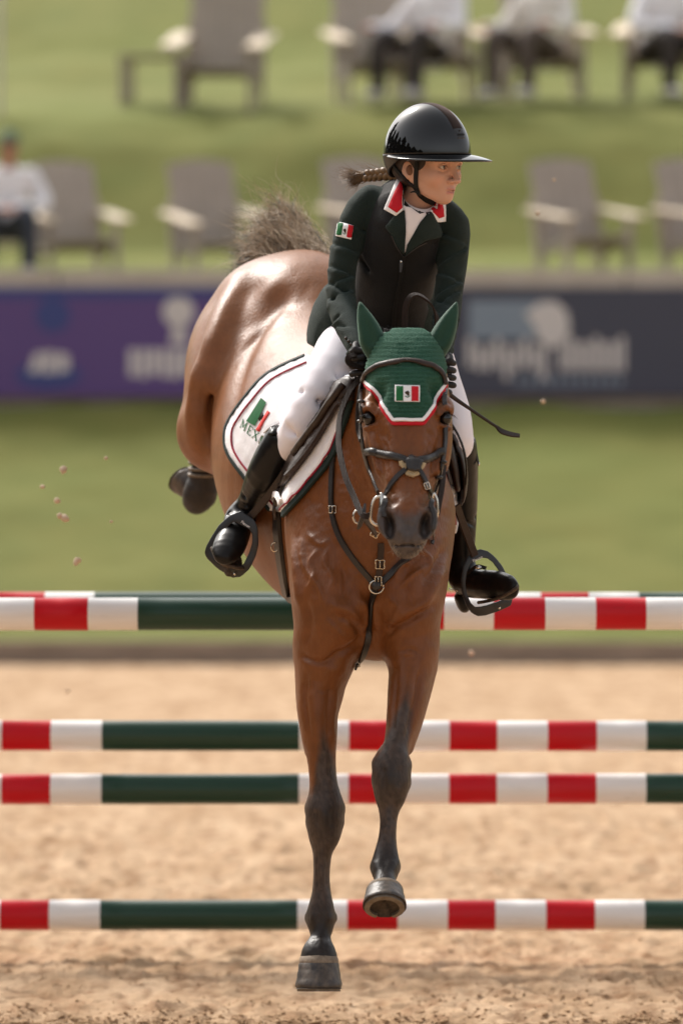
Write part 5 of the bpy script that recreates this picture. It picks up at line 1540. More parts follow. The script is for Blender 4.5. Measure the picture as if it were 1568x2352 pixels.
for k_, (u, v, w) in enumerate([(834, 925, .011), (834, 968, .011), (1012, 1062, .010), (1004, 1092, .010)]):
    l, m_ = drape(HBVH, u, v, 13.56)
    ball('keeper', l + m_ * 0.007, (.0105, .008, .0055), M_BLEATHER, br, n=12, m=8)
strap('noseband', [(841, 1036), (862, 1040), (886, 1045), (912, 1052), (938, 1062)], 0.021, 0.006, HBVH, M_BLEATHER, br, off=0.005, n=40, d0=13.45, profile='round')
strap('noseband', [(950, 1062), (972, 1056), (994, 1047), (1015, 1037)], 0.021, 0.006, HBVH, M_BLEATHER, br, off=0.005, n=40, d0=13.45, profile='round')
strap('flash_strap', [(938, 1076), (915, 1094), (896, 1122), (884, 1155), (879, 1188)], 0.014, 0.004, HBVH, M_BLEATHER, br, off=0.006, n=40, d0=13.4)
strap('flash_strap', [(958, 1076), (968, 1095), (978, 1118), (988, 1145), (988, 1168)], 0.013, 0.004, HBVH, M_BLEATHER, br, off=0.006, n=40, d0=13.4)
FLO = patch('fleece_lining', [(914, 1058), (930, 1056), (962, 1058), (974, 1066), (968, 1078), (962, 1092), (948, 1098), (932, 1093), (924, 1078), (916, 1070)], HBVH, M_FLEECE, br, off=0.002, th=0.006, step=4, d0=13.4, bump=lambda u, v: 0.004 * abs(math.sin(u * 1.9) * math.cos(v * 2.3)))
NB = bvh_of(FLO, body)
patch('leather_disc', [(930, 1060), (938, 1050), (946, 1047), (954, 1051), (966, 1055), (970, 1062), (965, 1072), (961, 1084), (950, 1084), (940, 1082), (932, 1074)], NB, M_BLEATHER, br, off=0.004, th=0.006, step=5, d0=13.4)
buckle(980, 1116, .006, .008, 13.4, br, bvh=HBVH, off=0.014, ang=0.3, mt=M_STEEL)
strap('strap_end', [(988, 1165), (996, 1190), (992, 1225), (988, 1250)], 0.010, 0.003, HBVH, M_BLEATHER, br, off=0.006, n=24, d0=13.4)
bit = rootat('bit', 'polished steel bit with oblong ring at the mouth of the horse', 'bit', P(868, 1175, 13.35))
tube('oblong_ring', [P(u, v, 13.355) for u, v in ((874, 1140), (862, 1144), (854, 1160), (851, 1182), (853, 1198), (864, 1206), (872, 1203))], 0.0040, M_STEEL, bit, n=40, k=8)
tube('cheek_bar', [P(876, 1132, 13.35), P(876, 1150, 13.345), P(873, 1180, 13.345), P(870, 1206, 13.35)], [.004, .0065, .0065, .004], M_STEEL, bit, n=24, k=10)
tube('mouthpiece', [P(876, 1170, 13.345), P(905, 1210, 13.36), P(935, 1225, 13.37), P(965, 1210, 13.36), P(994, 1170, 13.345)], 0.006, M_STEEL, bit, n=20, k=8)
tube('oblong_ring', [P(u, v, 13.37) for u, v in ((996, 1132), (1003, 1150), (1004, 1180), (997, 1200), (992, 1190), (992, 1150))], 0.0038, M_STEEL, bit, n=40, k=8, closed=True)
# reins
M_REIN = mat('braided_brown_rein', (0.030, 0.018, 0.013, 1), 0.7, 0.2, bump=('wave', 90, 0.8))
rein = rootat('reins', 'long brown braided reins running from the bit to the rider hands', 'reins', P(800, 1000, 13.8))
ribbon('rein', [P(852, 1184, 13.36), P(832, 1182, 13.38), P(812, 1140, 13.46), P(795, 1100, 13.52), P(782, 1050, 13.60), P(777, 1005, 13.68), P(783, 948, 13.78), P(804, 898, 13.83), P(826, 868, 13.85), P(836, 836, 13.86)], 0.0165, 0.0035, M_REIN, rein, [(-.4, -.9, .1)], 70)
ribbon('rein', [P(1003, 1180, 13.38), P(1016, 1100, 13.50), P(1020, 1000, 13.68), P(1018, 920, 13.78), P(1014, 862, 13.84)], 0.016, 0.0035, M_REIN, rein, [(.4, -.9, .1)], 50)
ribbon('rein_loop', [P(838, 846, 13.82), P(820, 842, 13.80), P(804, 836, 13.79), P(799, 824, 13.79), P(808, 816, 13.80), P(834, 818, 13.83)], 0.017, 0.0035, M_REIN, rein, [(0, -.85, .5)], 40)
ribbon('rein_loop', [P(930, 785, 13.80), P(929, 740, 13.80), P(931, 705, 13.80), P(942, 682, 13.80), P(960, 678, 13.81), P(982, 692, 13.82), P(997, 716, 13.84), P(1003, 745, 13.85), P(1000, 800, 13.86)], 0.017, 0.0035, M_REIN, rein, [(-.6, -.8, 0), (-.5, -.85, 0), (-.2, -.5, .8), (.3, -.4, .8), (.5, -.8, .2)], 60)
tube('martingale_ring', [P(822 + 11 * math.cos(t), 1187 + 15 * math.sin(t), 13.42) for t in np.linspace(0, 6.2832, 14, endpoint=False)], 0.0026, M_STEEL, rein, n=36, k=8, closed=True)
ribbon('rein_stop', [P(838, 1158, 13.40), P(834, 1182, 13.38), P(826, 1206, 13.40), P(822, 1214, 13.41)], [0.006, 0.012, 0.012, 0.005], 0.004, M_BLEATHER, rein, [(0, -1, 0)], 16)
ribbon('martingale_fork', [P(834, 1190, 13.42), P(846, 1204, 13.48), P(856, 1218, 13.55), P(862, 1228, 13.6)], 0.014, 0.004, M_LEATHER, rein, [(0, -1, .2)], 16)
buckle(860, 1226, .009, .008, 13.58, rein, ang=-0.5)
# ------------------------------------------------------------------ the rider
M_SKIN = mat('skin', (0.5, 0.3, 0.2, 1), 0.42, 0.4, vcol=True, sss=0.15, bump=('noise', 300, 0.08))
M_JACKET = mat('dark_green_jacket', (0.010, 0.019, 0.015, 1), 0.8, 0.25, noise=(18, 0.6, (0.016, 0.027, 0.022, 1)), bump=('voronoi', 520, 0.6), sheen=0.10, sheen_tint=(0.7, 0.85, 0.8, 1))
M_VEST = mat('black_vest', (0.0055, 0.0055, 0.0055, 1), 0.75, 0.25, noise=(14, 0.6, (0.009, 0.0085, 0.008, 1)), bump=('noise', 160, 0.3), sheen=0.04)
M_BREECH = mat('white_breeches', srgb(238, 233, 238), 0.8, 0.25, bump=('noise', 60, 0.15))
M_RBOOT = mat('black_boot_leather', (0.0085, 0.0075, 0.007, 1), 0.30, 0.2, noise=(14, 0.5, (0.014, 0.012, 0.011, 1)), bump=('noise', 26, 0.25))
M_WELT = mat('worn_brown_sole', (0.10, 0.075, 0.055, 1), 0.7, 0.3, noise=(90, 0.8, (0.03, 0.022, 0.018, 1)))
M_SHELL = mat('glossy_black_shell', (0.005, 0.005, 0.0052, 1), 0.035, 0.6)
M_SUEDE = mat('dark_suede', (0.014, 0.010, 0.009, 1), 0.95, 0.15, sheen=0.25, sheen_tint=(0.8, 0.6, 0.55, 1), noise=(60, 0.5, (0.02, 0.015, 0.013, 1)))
M_SHIRTW = mat('white_show_shirt', srgb(232, 224, 222), 0.8, 0.3, bump=('noise', 30, 0.2))
M_HAIR = mat('brown_hair', (0.20, 0.115, 0.052, 1), 0.38, 0.5, trans=0.3, noise=(60, 0.6, (0.34, 0.21, 0.10, 1)))
M_GLOVE = mat('black_glove', (0.010, 0.009, 0.010, 1), 0.6, 0.4, bump=('noise', 200, 0.3))
M_STRAPB = mat('black_webbing', (0.007, 0.007, 0.007, 1), 0.7, 0.3, bump=('noise', 260, 0.3))

_P = P
MAPD = True
def remap(d): return 14.50 + (d - 14.87) * 0.80
def P(u, v, d):
    return _P(u, v, remap(d) if MAPD else d)
def on_rows(rows, u, v, out=0.0):
    vs = np.array([r[1] for r in rows]); o_ = np.argsort(vs)
    g_ = lambda i: np.interp(v, vs[o_], np.array([r[i] for r in rows])[o_])
    p = P(g_(0) + (u - g_(0)), v, g_(2))
    k_ = min(1.0, abs(u - g_(0)) / g_(3))
    return p + np.array([0, -(g_(4) * math.sqrt(1 - k_ * k_) + out), 0])

rider = empty('person', 'rider in black glossy helmet, dark green jacket and white breeches on the horse', 'person', loc=tuple(P(880, 800, 14.75)))
TH = math.radians(48)
HC = P(984, 383, 14.30)
RZ = np.array(Matrix.Rotation(math.radians(-3), 3, 'Y') @ Matrix.Rotation(TH, 3, 'Z') @ Matrix.Rotation(math.radians(4), 3, 'X'))
RF = np.array(Matrix.Rotation(math.radians(-3), 3, 'Y') @ Matrix.Rotation(TH, 3, 'Z') @ Matrix.Rotation(math.radians(11), 3, 'X'))
HF = HC + np.array([0, 0, .008])
def hw(V): return np.asarray(V) @ RZ.T + HC              # helmet's own frame -> world
def slim(V):
    V = np.array(V, dtype=float, ndmin=2).copy()
    z = V[:, 2]
    V[:, 0] *= 1 - .10 * smooth01(-z, .035, .085) * (z > -.13)
    V[:, 2] = np.where(z < -.015, -.015 + (z + .015) * .84, z)
    return V
def fw(V):                                               # head's own frame -> world
    r = slim(V) @ RF.T + HF
    return r if np.ndim(V) == 2 else r[0]
def hl(p): return (np.asarray(p) - HF) @ RF

A = np.array
hb = Blob((-.10, -.135, -.20), (.10, .13, .14), 0.0019)
hb.ell((0, .015, .045), (.071, .090, .078))
hb.ell((0, -.030, -.018), (.058, .056, .078), k=.03)
for s in (-1, 1):
    hb.loft([(s * .056, .002, -.02), (s * .052, -.006, -.055), (s * .034, -.036, -.084), (s * .009, -.060, -.098)], [.015, .015, .014, .013], k=.035)
    hb.ell((s * .037, -.054, -.030), (.024, .022, .027), k=.025)
    hb.ell((s * .0, -.0, 0), (.01, .01, .01))
hb.ell((0, -.067, -.092), (.017, .016, .015), k=.022)
hb.ell((0, -.066, -.066), (.030, .019, .024), k=.02)
hb.loft([(-.046, -.062, .014), (-.02, -.078, .018), (0, -.081, .016), (.02, -.078, .018), (.046, -.062, .014)], .011, k=.02)
hb.ell((0, -.055, .05), (.052, .032, .035), k=.03)
for s in (-1, 1):
    hb.ell((s * .031, -.087, .000), (.018, .014, .011), k=.012, mode='sub')
hb.loft([(0, -.080, .010), (0, -.091, -.010), (0, -.104, -.031), (0, -.107, -.037)], [.0075, .0070, .0082, .0085], k=.012)
hb.ell((0, -.104, -.037), (.0095, .010, .0085), k=.006)
for s in (-1, 1):
    hb.ell((s * .0115, -.093, -.040), (.0085, .0105, .0075), k=.006)
    hb.ell((s * .0065, -.100, -.0465), (.0040, .0055, .0035), k=.003, mode='sub')
    hb.loft([(s * .046, -.070, .000), (s * .039, -.0795, .0062), (s * .030, -.0832, .0080), (s * .020, -.0800, .0045), (s * .016, -.0765, -.0015)], [.0024, .0028, .0030, .0028, .002], k=.004)
    hb.loft([(s * .046, -.070, -.001), (s * .038, -.0785, -.0062), (s * .029, -.0812, -.0075), (s * .019, -.0785, -.004)], [.0022, .0026, .0026, .0022], k=.005)
    # ear
    hb.ell((s * .070, .014, -.020), (.007, .017, .029), k=.008)
    hb.ell((s * .078, .010, -.018), (.006, .010, .017), k=.006, mode='sub')
hb.loft([(-.020, -.0775, -.0695), (-.010, -.0855, -.0650), (0, -.0870, -.0658), (.010, -.0855, -.0650), (.020, -.0775, -.0695)], [.002, .0040, .0040, .0040, .002], k=.006)
hb.loft([(-.016, -.0775, -.0768), (0, -.0840, -.0790), (.016, -.0775, -.0768)], [.0025, .0052, .0025], k=.007)
hb.loft([(-.015, -.0830, -.0715), (-.006, -.0880, -.0720), (0, -.0890, -.0722), (.006, -.0880, -.0720), (.015, -.0830, -.0715)], [.0014, .0034, .0038, .0034, .0014], k=.002, mode='sub')
nk = [hl(P(978, 425, 14.35)), hl(P(962, 460, 14.38)), hl(P(948, 500, 14.43))]
hb.loft(nk, [.046, .044, .050], side=(1, 0, 0), k=.03)
fv, fq = hb.mesh()
fv = relax(fv, fq, 1, .35)
def skin_tint(V):
    x, y, z = V.T
    c = np.tile(A([0.60, 0.345, 0.245]), (len(V), 1))
    red = np.exp(-(((np.abs(x) - .040) / .018) ** 2 + ((z + .038) / .022) ** 2)) * (y < -.03)
    c = c * (1 - .25 * red)[:, None] + A([0.60, 0.25, 0.18]) * (.25 * red)[:, None]
    lip = np.maximum(np.exp(-((z + .0660) / .0036) ** 4), np.exp(-((z + .0785) / .0048) ** 4)) * smooth01(.0195 - np.abs(x), 0, .004) * (y < -.073)
    c = c * (1 - .75 * lip)[:, None] + A([0.50, 0.19, 0.16]) * (.75 * lip)[:, None]
    mouth = np.exp(-((z + .0718) / .0030) ** 4) * smooth01(.0155 - np.abs(x), 0, .003) * (y < -.062) * (y > -.0835 + 9 * x * x)
    c = c * (1 - .9 * mouth)[:, None] + A([0.05, 0.012, 0.010]) * (.9 * mouth)[:, None]
    ax = np.abs(x)
    bz_ = .0190 + .004 * np.sin((ax - .014) / .034 * 3.0)
    brow = np.exp(-((z - bz_) / .0032) ** 2) * smooth01(ax, .010, .016) * smooth01(.050 - ax, 0, .008) * (y < -.05)
    c = c * (1 - .85 * brow)[:, None] + A([0.05, 0.025, 0.014]) * (.85 * brow)[:, None]
    lid = np.exp(-(((z - .0052 + ((ax - .030) / .016) ** 2 * .006) / .0016) ** 2)) * (ax > .014) * (ax < .047) * (y < -.069)
    c = c * (1 - .8 * lid)[:, None] + A([0.03, 0.016, 0.012]) * (.8 * lid)[:, None]
    r = np.random.default_rng(2)
    for p in ((-.045, -.050, -.045), (-.050, -.035, -.060), (-.052, -.03, -.062), (-.030, -.07, -.055)):
        m = np.exp(-np.sum((V - A(p)) ** 2, 1) / .0016 ** 2); c = c * (1 - .5 * m)[:, None] + A([.2, .08, .05]) * (.5 * m)[:, None]
    return c
fcol = skin_tint(fv)

# trunk and limbs of the body, under the clothes
bb_ = Blob((-.42, 13.70, 1.10), (.56, 14.85, 2.45), 0.0075)
TORSO = [(940, 472, 14.46, 40, .045), (938, 500, 14.44, 64, .07), (924, 545, 14.47, 70, .085), (912, 600, 14.54, 78, .10), (903, 655, 14.62, 76, .095), (897, 710, 14.70, 82, .10), (885, 770, 14.80, 108, .115), (870, 800, 14.86, 118, .11)]
ARML = [(834, 480, 14.44, 20, .028), (806, 545, 14.42, 21, .027), (787, 620, 14.40, 19, .025), (783, 690, 14.37, 18, .025), (800, 750, 14.25, 17, .022), (822, 805, 14.13, 14, .018)]
ARMR = [(1036, 515, 14.42, 20, .028), (1042, 560, 14.41, 20, .027), (1036, 625, 14.40, 19, .025), (1028, 690, 14.36, 18, .025), (1023, 755, 14.25, 16, .021), (1016, 822, 14.11, 13, .017)]
LEGL = [(800, 800, 14.38, 40, .06), (775, 822, 14.34, 40, .058), (750, 884, 14.225, 36, .052), (708, 955, 14.18, 32, .046), (672, 1000, 14.215, 24, .036), (645, 1026, 14.25, 24, .036), (611, 1082, 14.295, 24, .036), (582, 1138, 14.385, 17, .025), (556, 1186, 14.445, 14, .02)]
LEGR = [(950, 800, 14.42, 44, .06), (990, 850, 14.38, 38, .055), (1008, 882, 14.35, 36, .052), (1034, 950, 14.29, 30, .046), (1050, 1003, 14.25, 24, .036), (1058, 1045, 14.29, 22, .035), (1062, 1110, 14.36, 21, .035), (1063, 1200, 14.42, 17, .026), (1060, 1300, 14.44, 14, .02)]
bb_.loft(*sec([(978, 425, 14.35, 37, .042), (962, 460, 14.38, 36, .042), (944, 490, 14.43, 50, .05)]), k=.03)
bb_.loft(*sec(TORSO), k=.05)
for r_ in (ARML, ARMR): bb_.loft(*sec(r_), k=.04)
MAPD = False
for r_ in (LEGL, LEGR): bb_.loft(*sec(r_), k=.04)
FOOTL = [(554, 1190, 14.45, 20, .028), (542, 1222, 14.40, 26, .028), (526, 1258, 14.33, 28, .024), (520, 1276, 14.29, 20, .018)]
FOOTR = [(1062, 1310, 14.44, 20, .028), (1085, 1340, 14.40, 24, .030), (1130, 1346, 14.31, 22, .030), (1172, 1350, 14.23, 13, .022)]
for r_ in (FOOTL, FOOTR): bb_.loft(*sec(r_), k=.03)
MAPD = True
tv, tq = bb_.mesh()
allv = np.vstack([tv, fw(fv)]); allq = np.vstack([tq, fq + len(tv)])
body_r = mesh_np('body', allv, allq, M_SKIN, rider, col=np.vstack([np.tile(A([0.60, 0.345, 0.245]), (len(tv), 1)), fcol]))
RB = bvh_of(body_r)
M_EYEW = mat('eye', (0.6, 0.6, 0.6, 1), 0.08, 0.6, vcol=True, coat=1.0)
for s in (-1, 1):
    o = ball('eye', fw((s * .031, -.0710, .0005)), .0112, M_EYEW, rider, n=32, m=24)
    a = o.data.color_attributes.new('tint', 'FLOAT_COLOR', 'POINT')
    c0 = fw((s * .031, -.0710, .0005)) - A(rider.location); gz = RF @ unit((0.10, -1, 0.06))
    cc = np.ones((len(o.data.vertices), 4), np.float32)
    for i, v_ in enumerate(o.data.vertices):
        f = unit(A(v_.co) - c0) @ gz
        cc[i, :3] = (0.004, 0.003, 0.003) if f > .965 else ((0.035, 0.018, 0.010) if f > .87 else (0.55, 0.50, 0.47))
    a.data.foreach_set('color', cc.ravel())
teeth = [fw((x, -.0815 + 9 * x * x, -.0697)) for x in np.linspace(-.011, .011, 9)]
tube('teeth', teeth, 0.0024, mat('teeth', srgb(225, 215, 205), 0.3, 0.5), rider, n=16, k=8)

# --- jacket
def dense(name, lofts, h, mt, extra=None, it=3, k=.03):
    allp = np.vstack([sec(r)[0] for r in lofts]); m = 0.16
    b_ = Blob(allp.min(0) - m, allp.max(0) + m, h)
    for r in lofts: b_.loft(*sec(r), k=k)
    if extra: extra(b_)
    V, Q = b_.mesh(); V = relax(V, Q, it, .5)
    return V, Q
J_T = [(930, 452, 14.56, 48, .05), (938, 492, 14.43, 84, .092), (924, 545, 14.46, 86, .112), (912, 600, 14.53, 86, .113), (903, 655, 14.61, 84, .108), (897, 710, 14.69, 90, .115), (885, 770, 14.80, 116, .13), (868, 800, 14.86, 122, .122)]
J_L = [(850, 458, 14.44, 32, .052), (826, 486, 14.43, 35, .050), (801, 545, 14.42, 34.5, .046), (787, 605, 14.40, 32.5, .044), (784, 650, 14.385, 31.5, .042), (783, 690, 14.36, 34, .044), (797, 745, 14.25, 30, .038), (817, 798, 14.14, 21, .029), (822, 812, 14.12, 20, .027)]
J_R = [(1020, 494, 14.42, 36, .054), (1042, 520, 14.41, 36, .050), (1041, 570, 14.41, 35, .047), (1037, 620, 14.40, 33, .043), (1030, 668, 14.37, 32, .042), (1026, 714, 14.33, 32, .040), (1021, 765, 14.22, 26, .034), (1016, 826, 14.10, 19, .027), (1015, 842, 14.09, 18, .026)]
def jx(b_):
    b_.loft([P(984, 408, 14.28), P(966, 450, 14.33), P(956, 476, 14.37)], [.052, .050, .046], k=.008, mode='sub')
    b_.loft(*sec([(815, 690, 14.70, 60, .10), (786, 725, 14.76, 66, .115), (772, 765, 14.80, 66, .125), (768, 800, 14.82, 62, .125)]), k=.04)
    b_.loft(*sec([(960, 690, 14.70, 56, .10), (972, 740, 14.76, 60, .115), (978, 800, 14.82, 60, .125)]), k=.04)
    for u_, t_ in ((735, 10), (770, 16), (800, 12)):
        b_.loft([on_rows([(770, 700, 14.74, 66, .115), (770, 820, 14.82, 64, .125)], u_, 735), on_rows([(770, 700, 14.74, 66, .115), (770, 820, 14.82, 64, .125)], u_ - 6, 770), on_rows([(770, 700, 14.74, 66, .115), (770, 820, 14.82, 64, .125)], u_ + t_ - 14, 806)], [.003, .006, .007], k=.02, mode='sub')
    x, y, z = b_.xyz(tuple(slice(0, n_) for n_ in b_.n))
    hemz = np.interp(x, [P(700, 0, 14.8)[0], P(740, 0, 14.8)[0], P(775, 0, 14.8)[0], P(850, 0, 14.8)[0]], [P(0, v_, 14.8)[2] for v_ in (786, 806, 815, 820)])
    armz = (y < 14.30)
    b_.F = np.where(np.broadcast_to(armz, b_.F.shape), b_.F, np.maximum(b_.F, (hemz - z).astype(np.float32) + 0 * b_.F))
    # folds: at the elbow, in the armpit and along the sleeve
    g = np.random.default_rng(12)
    for (arm, sgn) in ((J_L, -1), (J_R, 1)):
        pts = catmull(np.array([r[:4] for r in arm]), 60)
        for i in (12, 18, 25, 29, 33, 36, 39, 42, 46, 51):
            u, v, d, w = pts[i]
            t = g.uniform(8, 20) * g.choice([-1, 1])
            for q, md in ((0, 'sub'), (6, 'add')):
                b_.loft([on_rows(arm, u - w * .95, v - t + q), on_rows(arm, u - w * .3, v - t * .2 + q), on_rows(arm, u + w * .8, v + t + q)], [.003, .0060, .003], k=.014, mode=md)
V, Q = dense('jacket', [J_T, J_L, J_R], .0048, M_JACKET, jx, 2)
# hem: nothing of the jacket below the seat line
jacket = mesh_np('jacket', V, Q, M_JACKET, rider)
JB = bvh_of(jacket)
flag((791.5, 530.5), (17.5, 4.2), (-2.6, 16.0), JB, rider, 14.4, (M_GPRINT, M_RPRINT), border=False, step=5, off=.0012)
for (u, v) in ((795, 777), (801, 784), (807, 791)):
    l, m_ = drape(JB, u, v, 14.2); ball('sleeve_button', l + m_ * .001, .0042, M_LEATHER, jacket, n=12, m=8)

# --- body protector vest
VT = [(922, 440, 14.62, 40, .035), (930, 456, 14.53, 66, .060), (938, 478, 14.46, 80, .090), (938, 499, 14.42, 87, .112), (924, 545, 14.45, 93, .128), (912, 600, 14.52, 94, .130), (903, 655, 14.60, 91, .125), (899, 710, 14.68, 92, .128), (890, 775, 14.77, 104, .132)]
def neck_hole(b_):
    b_.loft([P(984, 408, 14.28), P(966, 450, 14.33), P(956, 476, 14.37)], [.052, .050, .046], k=.008, mode='sub')
def vx(b_):
    neck_hole(b_)
    for arm, g_ in ((J_L, 5), (J_R, 5)):
        p, a, c = sec([(r[0], r[1], r[2], r[3] + g_, r[4] + .006) for r in arm])
        b_.loft(p, a, c, k=.006, mode='sub')
    for (p0, p1, p2) in (((990, 560), (960, 600), (925, 620)), ((985, 640), (955, 655), (915, 650)), ((830, 600), (860, 625), (905, 640)), ((985, 700), (950, 690), (915, 705)), ((840, 690), (870, 695), (900, 720))):
        q = [on_rows(VT, p[0], p[1], .002) for p in (p0, p1, p2)]
        b_.loft(q, [.003, .007, .003], k=.022, mode='sub')
V, Q = dense('vest', [VT], .0048, M_VEST, vx, 2)
vest = mesh_np('vest', V, Q, M_VEST, rider)
VB = bvh_of(vest, jacket, body_r)
VO = bvh_of(vest, jacket)
# shirt, collar points and lapels laid on the chest
patch('shirt_front', [(926, 452), (944, 478), (962, 492), (982, 486), (994, 470), (988, 486), (972, 512), (952, 542), (928, 580), (926, 545), (929, 505), (926, 478)], VO, M_SHIRTW, rider, off=.003, th=.003, step=6, d0=14.33)
patch('lapel', [(908, 496), (930, 484), (932, 533), (928, 584), (908, 560), (900, 537), (888, 521)], VO, M_JACKET, jacket, off=.006, th=.004, step=6, d0=14.33)
patch('lapel', [(986, 482), (998, 505), (1009, 533), (1007, 543), (973, 551), (949, 568), (929, 588), (934, 561), (962, 511)], VO, M_JACKET, jacket, off=.006, th=.004, step=6, d0=14.33)
patch('white_collar_edge', [(914, 416), (921, 422), (927, 484), (911, 498), (886, 483)], VO, M_WCLOTH, jacket, off=.008, th=.004, step=6, d0=14.35)
patch('red_collar', [(919, 423), (922, 428), (926, 480), (914, 491), (896, 478)], VO, M_RPRINT, jacket, off=.0125, th=.002, step=6, d0=14.35)
patch('white_collar_edge', [(985, 482), (996, 464), (1020, 470), (1022, 508), (998, 510)], VO, M_WCLOTH, jacket, off=.008, th=.004, step=6, d0=14.35)
patch('red_collar', [(985, 484), (994, 467), (1012, 469), (1013, 498), (1000, 502)], VO, M_RPRINT, jacket, off=.0125, th=.002, step=6, d0=14.35)
strap('zip', [(928, 586), (924, 610), (919, 640), (911, 680), (905, 720), (902, 760)], .010, .002, VO, M_STRAPB, vest, off=.002, n=40, d0=14.4)
strap('zip_tape', [(902, 540), (910, 562), (920, 578), (928, 586), (940, 577), (955, 566), (975, 554)], .0025, .0012, VO, M_IRON, vest, off=.011, n=40, d0=14.35)
l, m_ = drape(VO, 921, 604, 14.4)
ribbon('zip_puller', [l + m_ * .006 + A([0, 0, .008]), l + m_ * .007, l + m_ * .007 + A([-.002, 0, -.022])], [.007, .010, .006], .002, M_IRON, vest, [m_], 10)
ball('zip_slider', l + m_ * .006 + A([0, 0, .006]), (.004, .003, .005), M_STEEL, vest, n=10, m=8)
# stand-up shirt collar round the neck
cen = P(958, 462, 14.375); ncol = 44; Vc = []; Fc = []
for i in range(ncol):
    t = 2 * math.pi * i / ncol
    x, y = math.cos(t) * .0475, math.sin(t) * .056
    z = y * .72 + x * -.30 + .004
    for (dr_, dz) in ((1.30, -.036), (1.03, .014), (.99, .015), (.98, .010)):
        Vc.append(cen + A([x * dr_, y * dr_, z + dz]))
for i in range(ncol):
    for j in range(3):
        Fc.append([i * 4 + j, ((i + 1) % ncol) * 4 + j, ((i + 1) % ncol) * 4 + j + 1, i * 4 + j + 1])
col_o = mesh_np('shirt_collar', Vc, Fc, M_SHIRTW, rider)
l = P(963, 492, 14.325)
CBV = bvh_of(col_o, vest)
l, m_ = drape(CBV, 962, 489, 14.33); ball('collar_button', l + m_ * .002, (.0055, .003, .0055), M_IRON, rider, n=14, m=8)

# --- breeches
MAPD = False
BL = [(812, 790, 14.40, 60, .09), (785, 815, 14.335, 63, .088), (750, 882, 14.215, 57, .080), (706, 955, 14.165, 48, .068), (672, 1003, 14.20, 37, .056), (650, 1024, 14.24, 33, .05)]
BR = [(940, 790, 14.42, 58, .095), (985, 830, 14.37, 56, .09), (1006, 882, 14.34, 52, .082), (1035, 950, 14.28, 45, .068), (1050, 1003, 14.24, 37, .056), (1056, 1036, 14.27, 33, .05)]
def brx(b_):
    b_.ell(P(872, 775, 14.50), (px(120, 14.5), .120, px(62, 14.5)), k=.06)
    for p0, p1, p2 in (((660, 985), (690, 1000), (700, 1020)), ((700, 905), (745, 930), (770, 925)), ((735, 850), (780, 870), (810, 862))):
        b_.loft([on_rows(BL, *p0), on_rows(BL, *p1), on_rows(BL, *p2)], [.003, .005, .003], k=.03, mode='sub')
V, Q = dense('breeches', [BL, BR], .0055, M_BREECH, brx, 4, k=.04)
mesh_np('breeches', V, Q, M_BREECH, rider)

# --- boots
def boot(leg, top_cut, foot, sole, heel, it, extra):
    p_all = np.vstack([sec(leg)[0], sec(foot)[0]])
    b_ = Blob(p_all.min(0) - .09, p_all.max(0) + .09, .0042)
    b_.loft(*sec(leg), k=.02)
    for f_ in foot if isinstance(foot[0], list) else [foot]:
        b_.loft(*sec(f_), k=.035)
    # open top, cut on a slant
    c, nrm = top_cut
    x, y, z = b_.xyz(tuple(slice(0, n_) for n_ in b_.n))
    dpl = (x - c[0]) * nrm[0] + (y - c[1]) * nrm[1] + (z - c[2]) * nrm[2]
    b_.F = np.maximum(b_.F, dpl.astype(np.float32))
    extra(b_)
    V, Q = b_.mesh(); V = relax(V, Q, it, .5)
    r = mesh_np('boot', V, Q, M_RBOOT, rider)
    return r
def bxL(b_):
    for v0, du in ((1140, 0), (1156, 4), (1170, -2), (1184, 3)):
        uc = np.interp(v0, [1080, 1136, 1190], [611, 582, 552])
        dq = np.interp(v0, [1116, 1146, 1190], [14.30, 14.36, 14.41]); b_.loft([P(uc - 30, v0 - 6 + du, dq + .01), P(uc - 4, v0 + 4, dq - .005), P(uc + 24, v0 + 10 - du, dq + .01)], .0035, k=.012, mode='sub')
bl_ = boot([(668, 990, 14.205, 32, .056), (650, 1010, 14.235, 40, .060), (631, 1042, 14.262, 42, .062), (611, 1082, 14.295, 41, .060), (594, 1116, 14.345, 36, .050), (578, 1146, 14.395, 29, .042), (562, 1174, 14.435, 26, .036), (552, 1194, 14.445, 28, .036)],
     (P(655, 1003, 14.235), unit(A([0.66, -0.25, 0.80]))), [(552, 1192, 14.445, 30, .038), (544, 1214, 14.395, 34, .040), (532, 1242, 14.335, 38, .036), (522, 1266, 14.295, 36, .030), (517, 1280, 14.275, 26, .022)], None, None, 2, bxL)
strap('top_band', [(632, 984), (645, 998), (658, 1015), (668, 1034)], .012, .003, bvh_of(bl_), M_BLEATHER, bl_, off=.001, n=24, d0=14.215)
tube('sole', [P(u, v, d) for u, v, d in ((487, 1258, 14.315), (496, 1276, 14.290), (516, 1293, 14.275), (538, 1303, 14.280), (558, 1305, 14.305))], .0055, M_WELT, bl_, n=40, k=8)
plate('sole_slab', [(500, 1272, 14.355, 12, .04), (520, 1290, 14.345, 14, .05), (545, 1298, 14.355, 12, .04)], M_WELT, bl_, h=.004)
ribbon('spur_strap', [P(529, 1180, 14.385), P(545, 1190, 14.360), P(566, 1200, 14.355), P(580, 1206, 14.385)], .010, .003, M_BLEATHER, bl_, [(0, -.9, .4)], 20)
ball('spur_buckle', P(546, 1195, 14.350), (.009, .004, .005), M_STEEL, bl_, n=12, m=8)
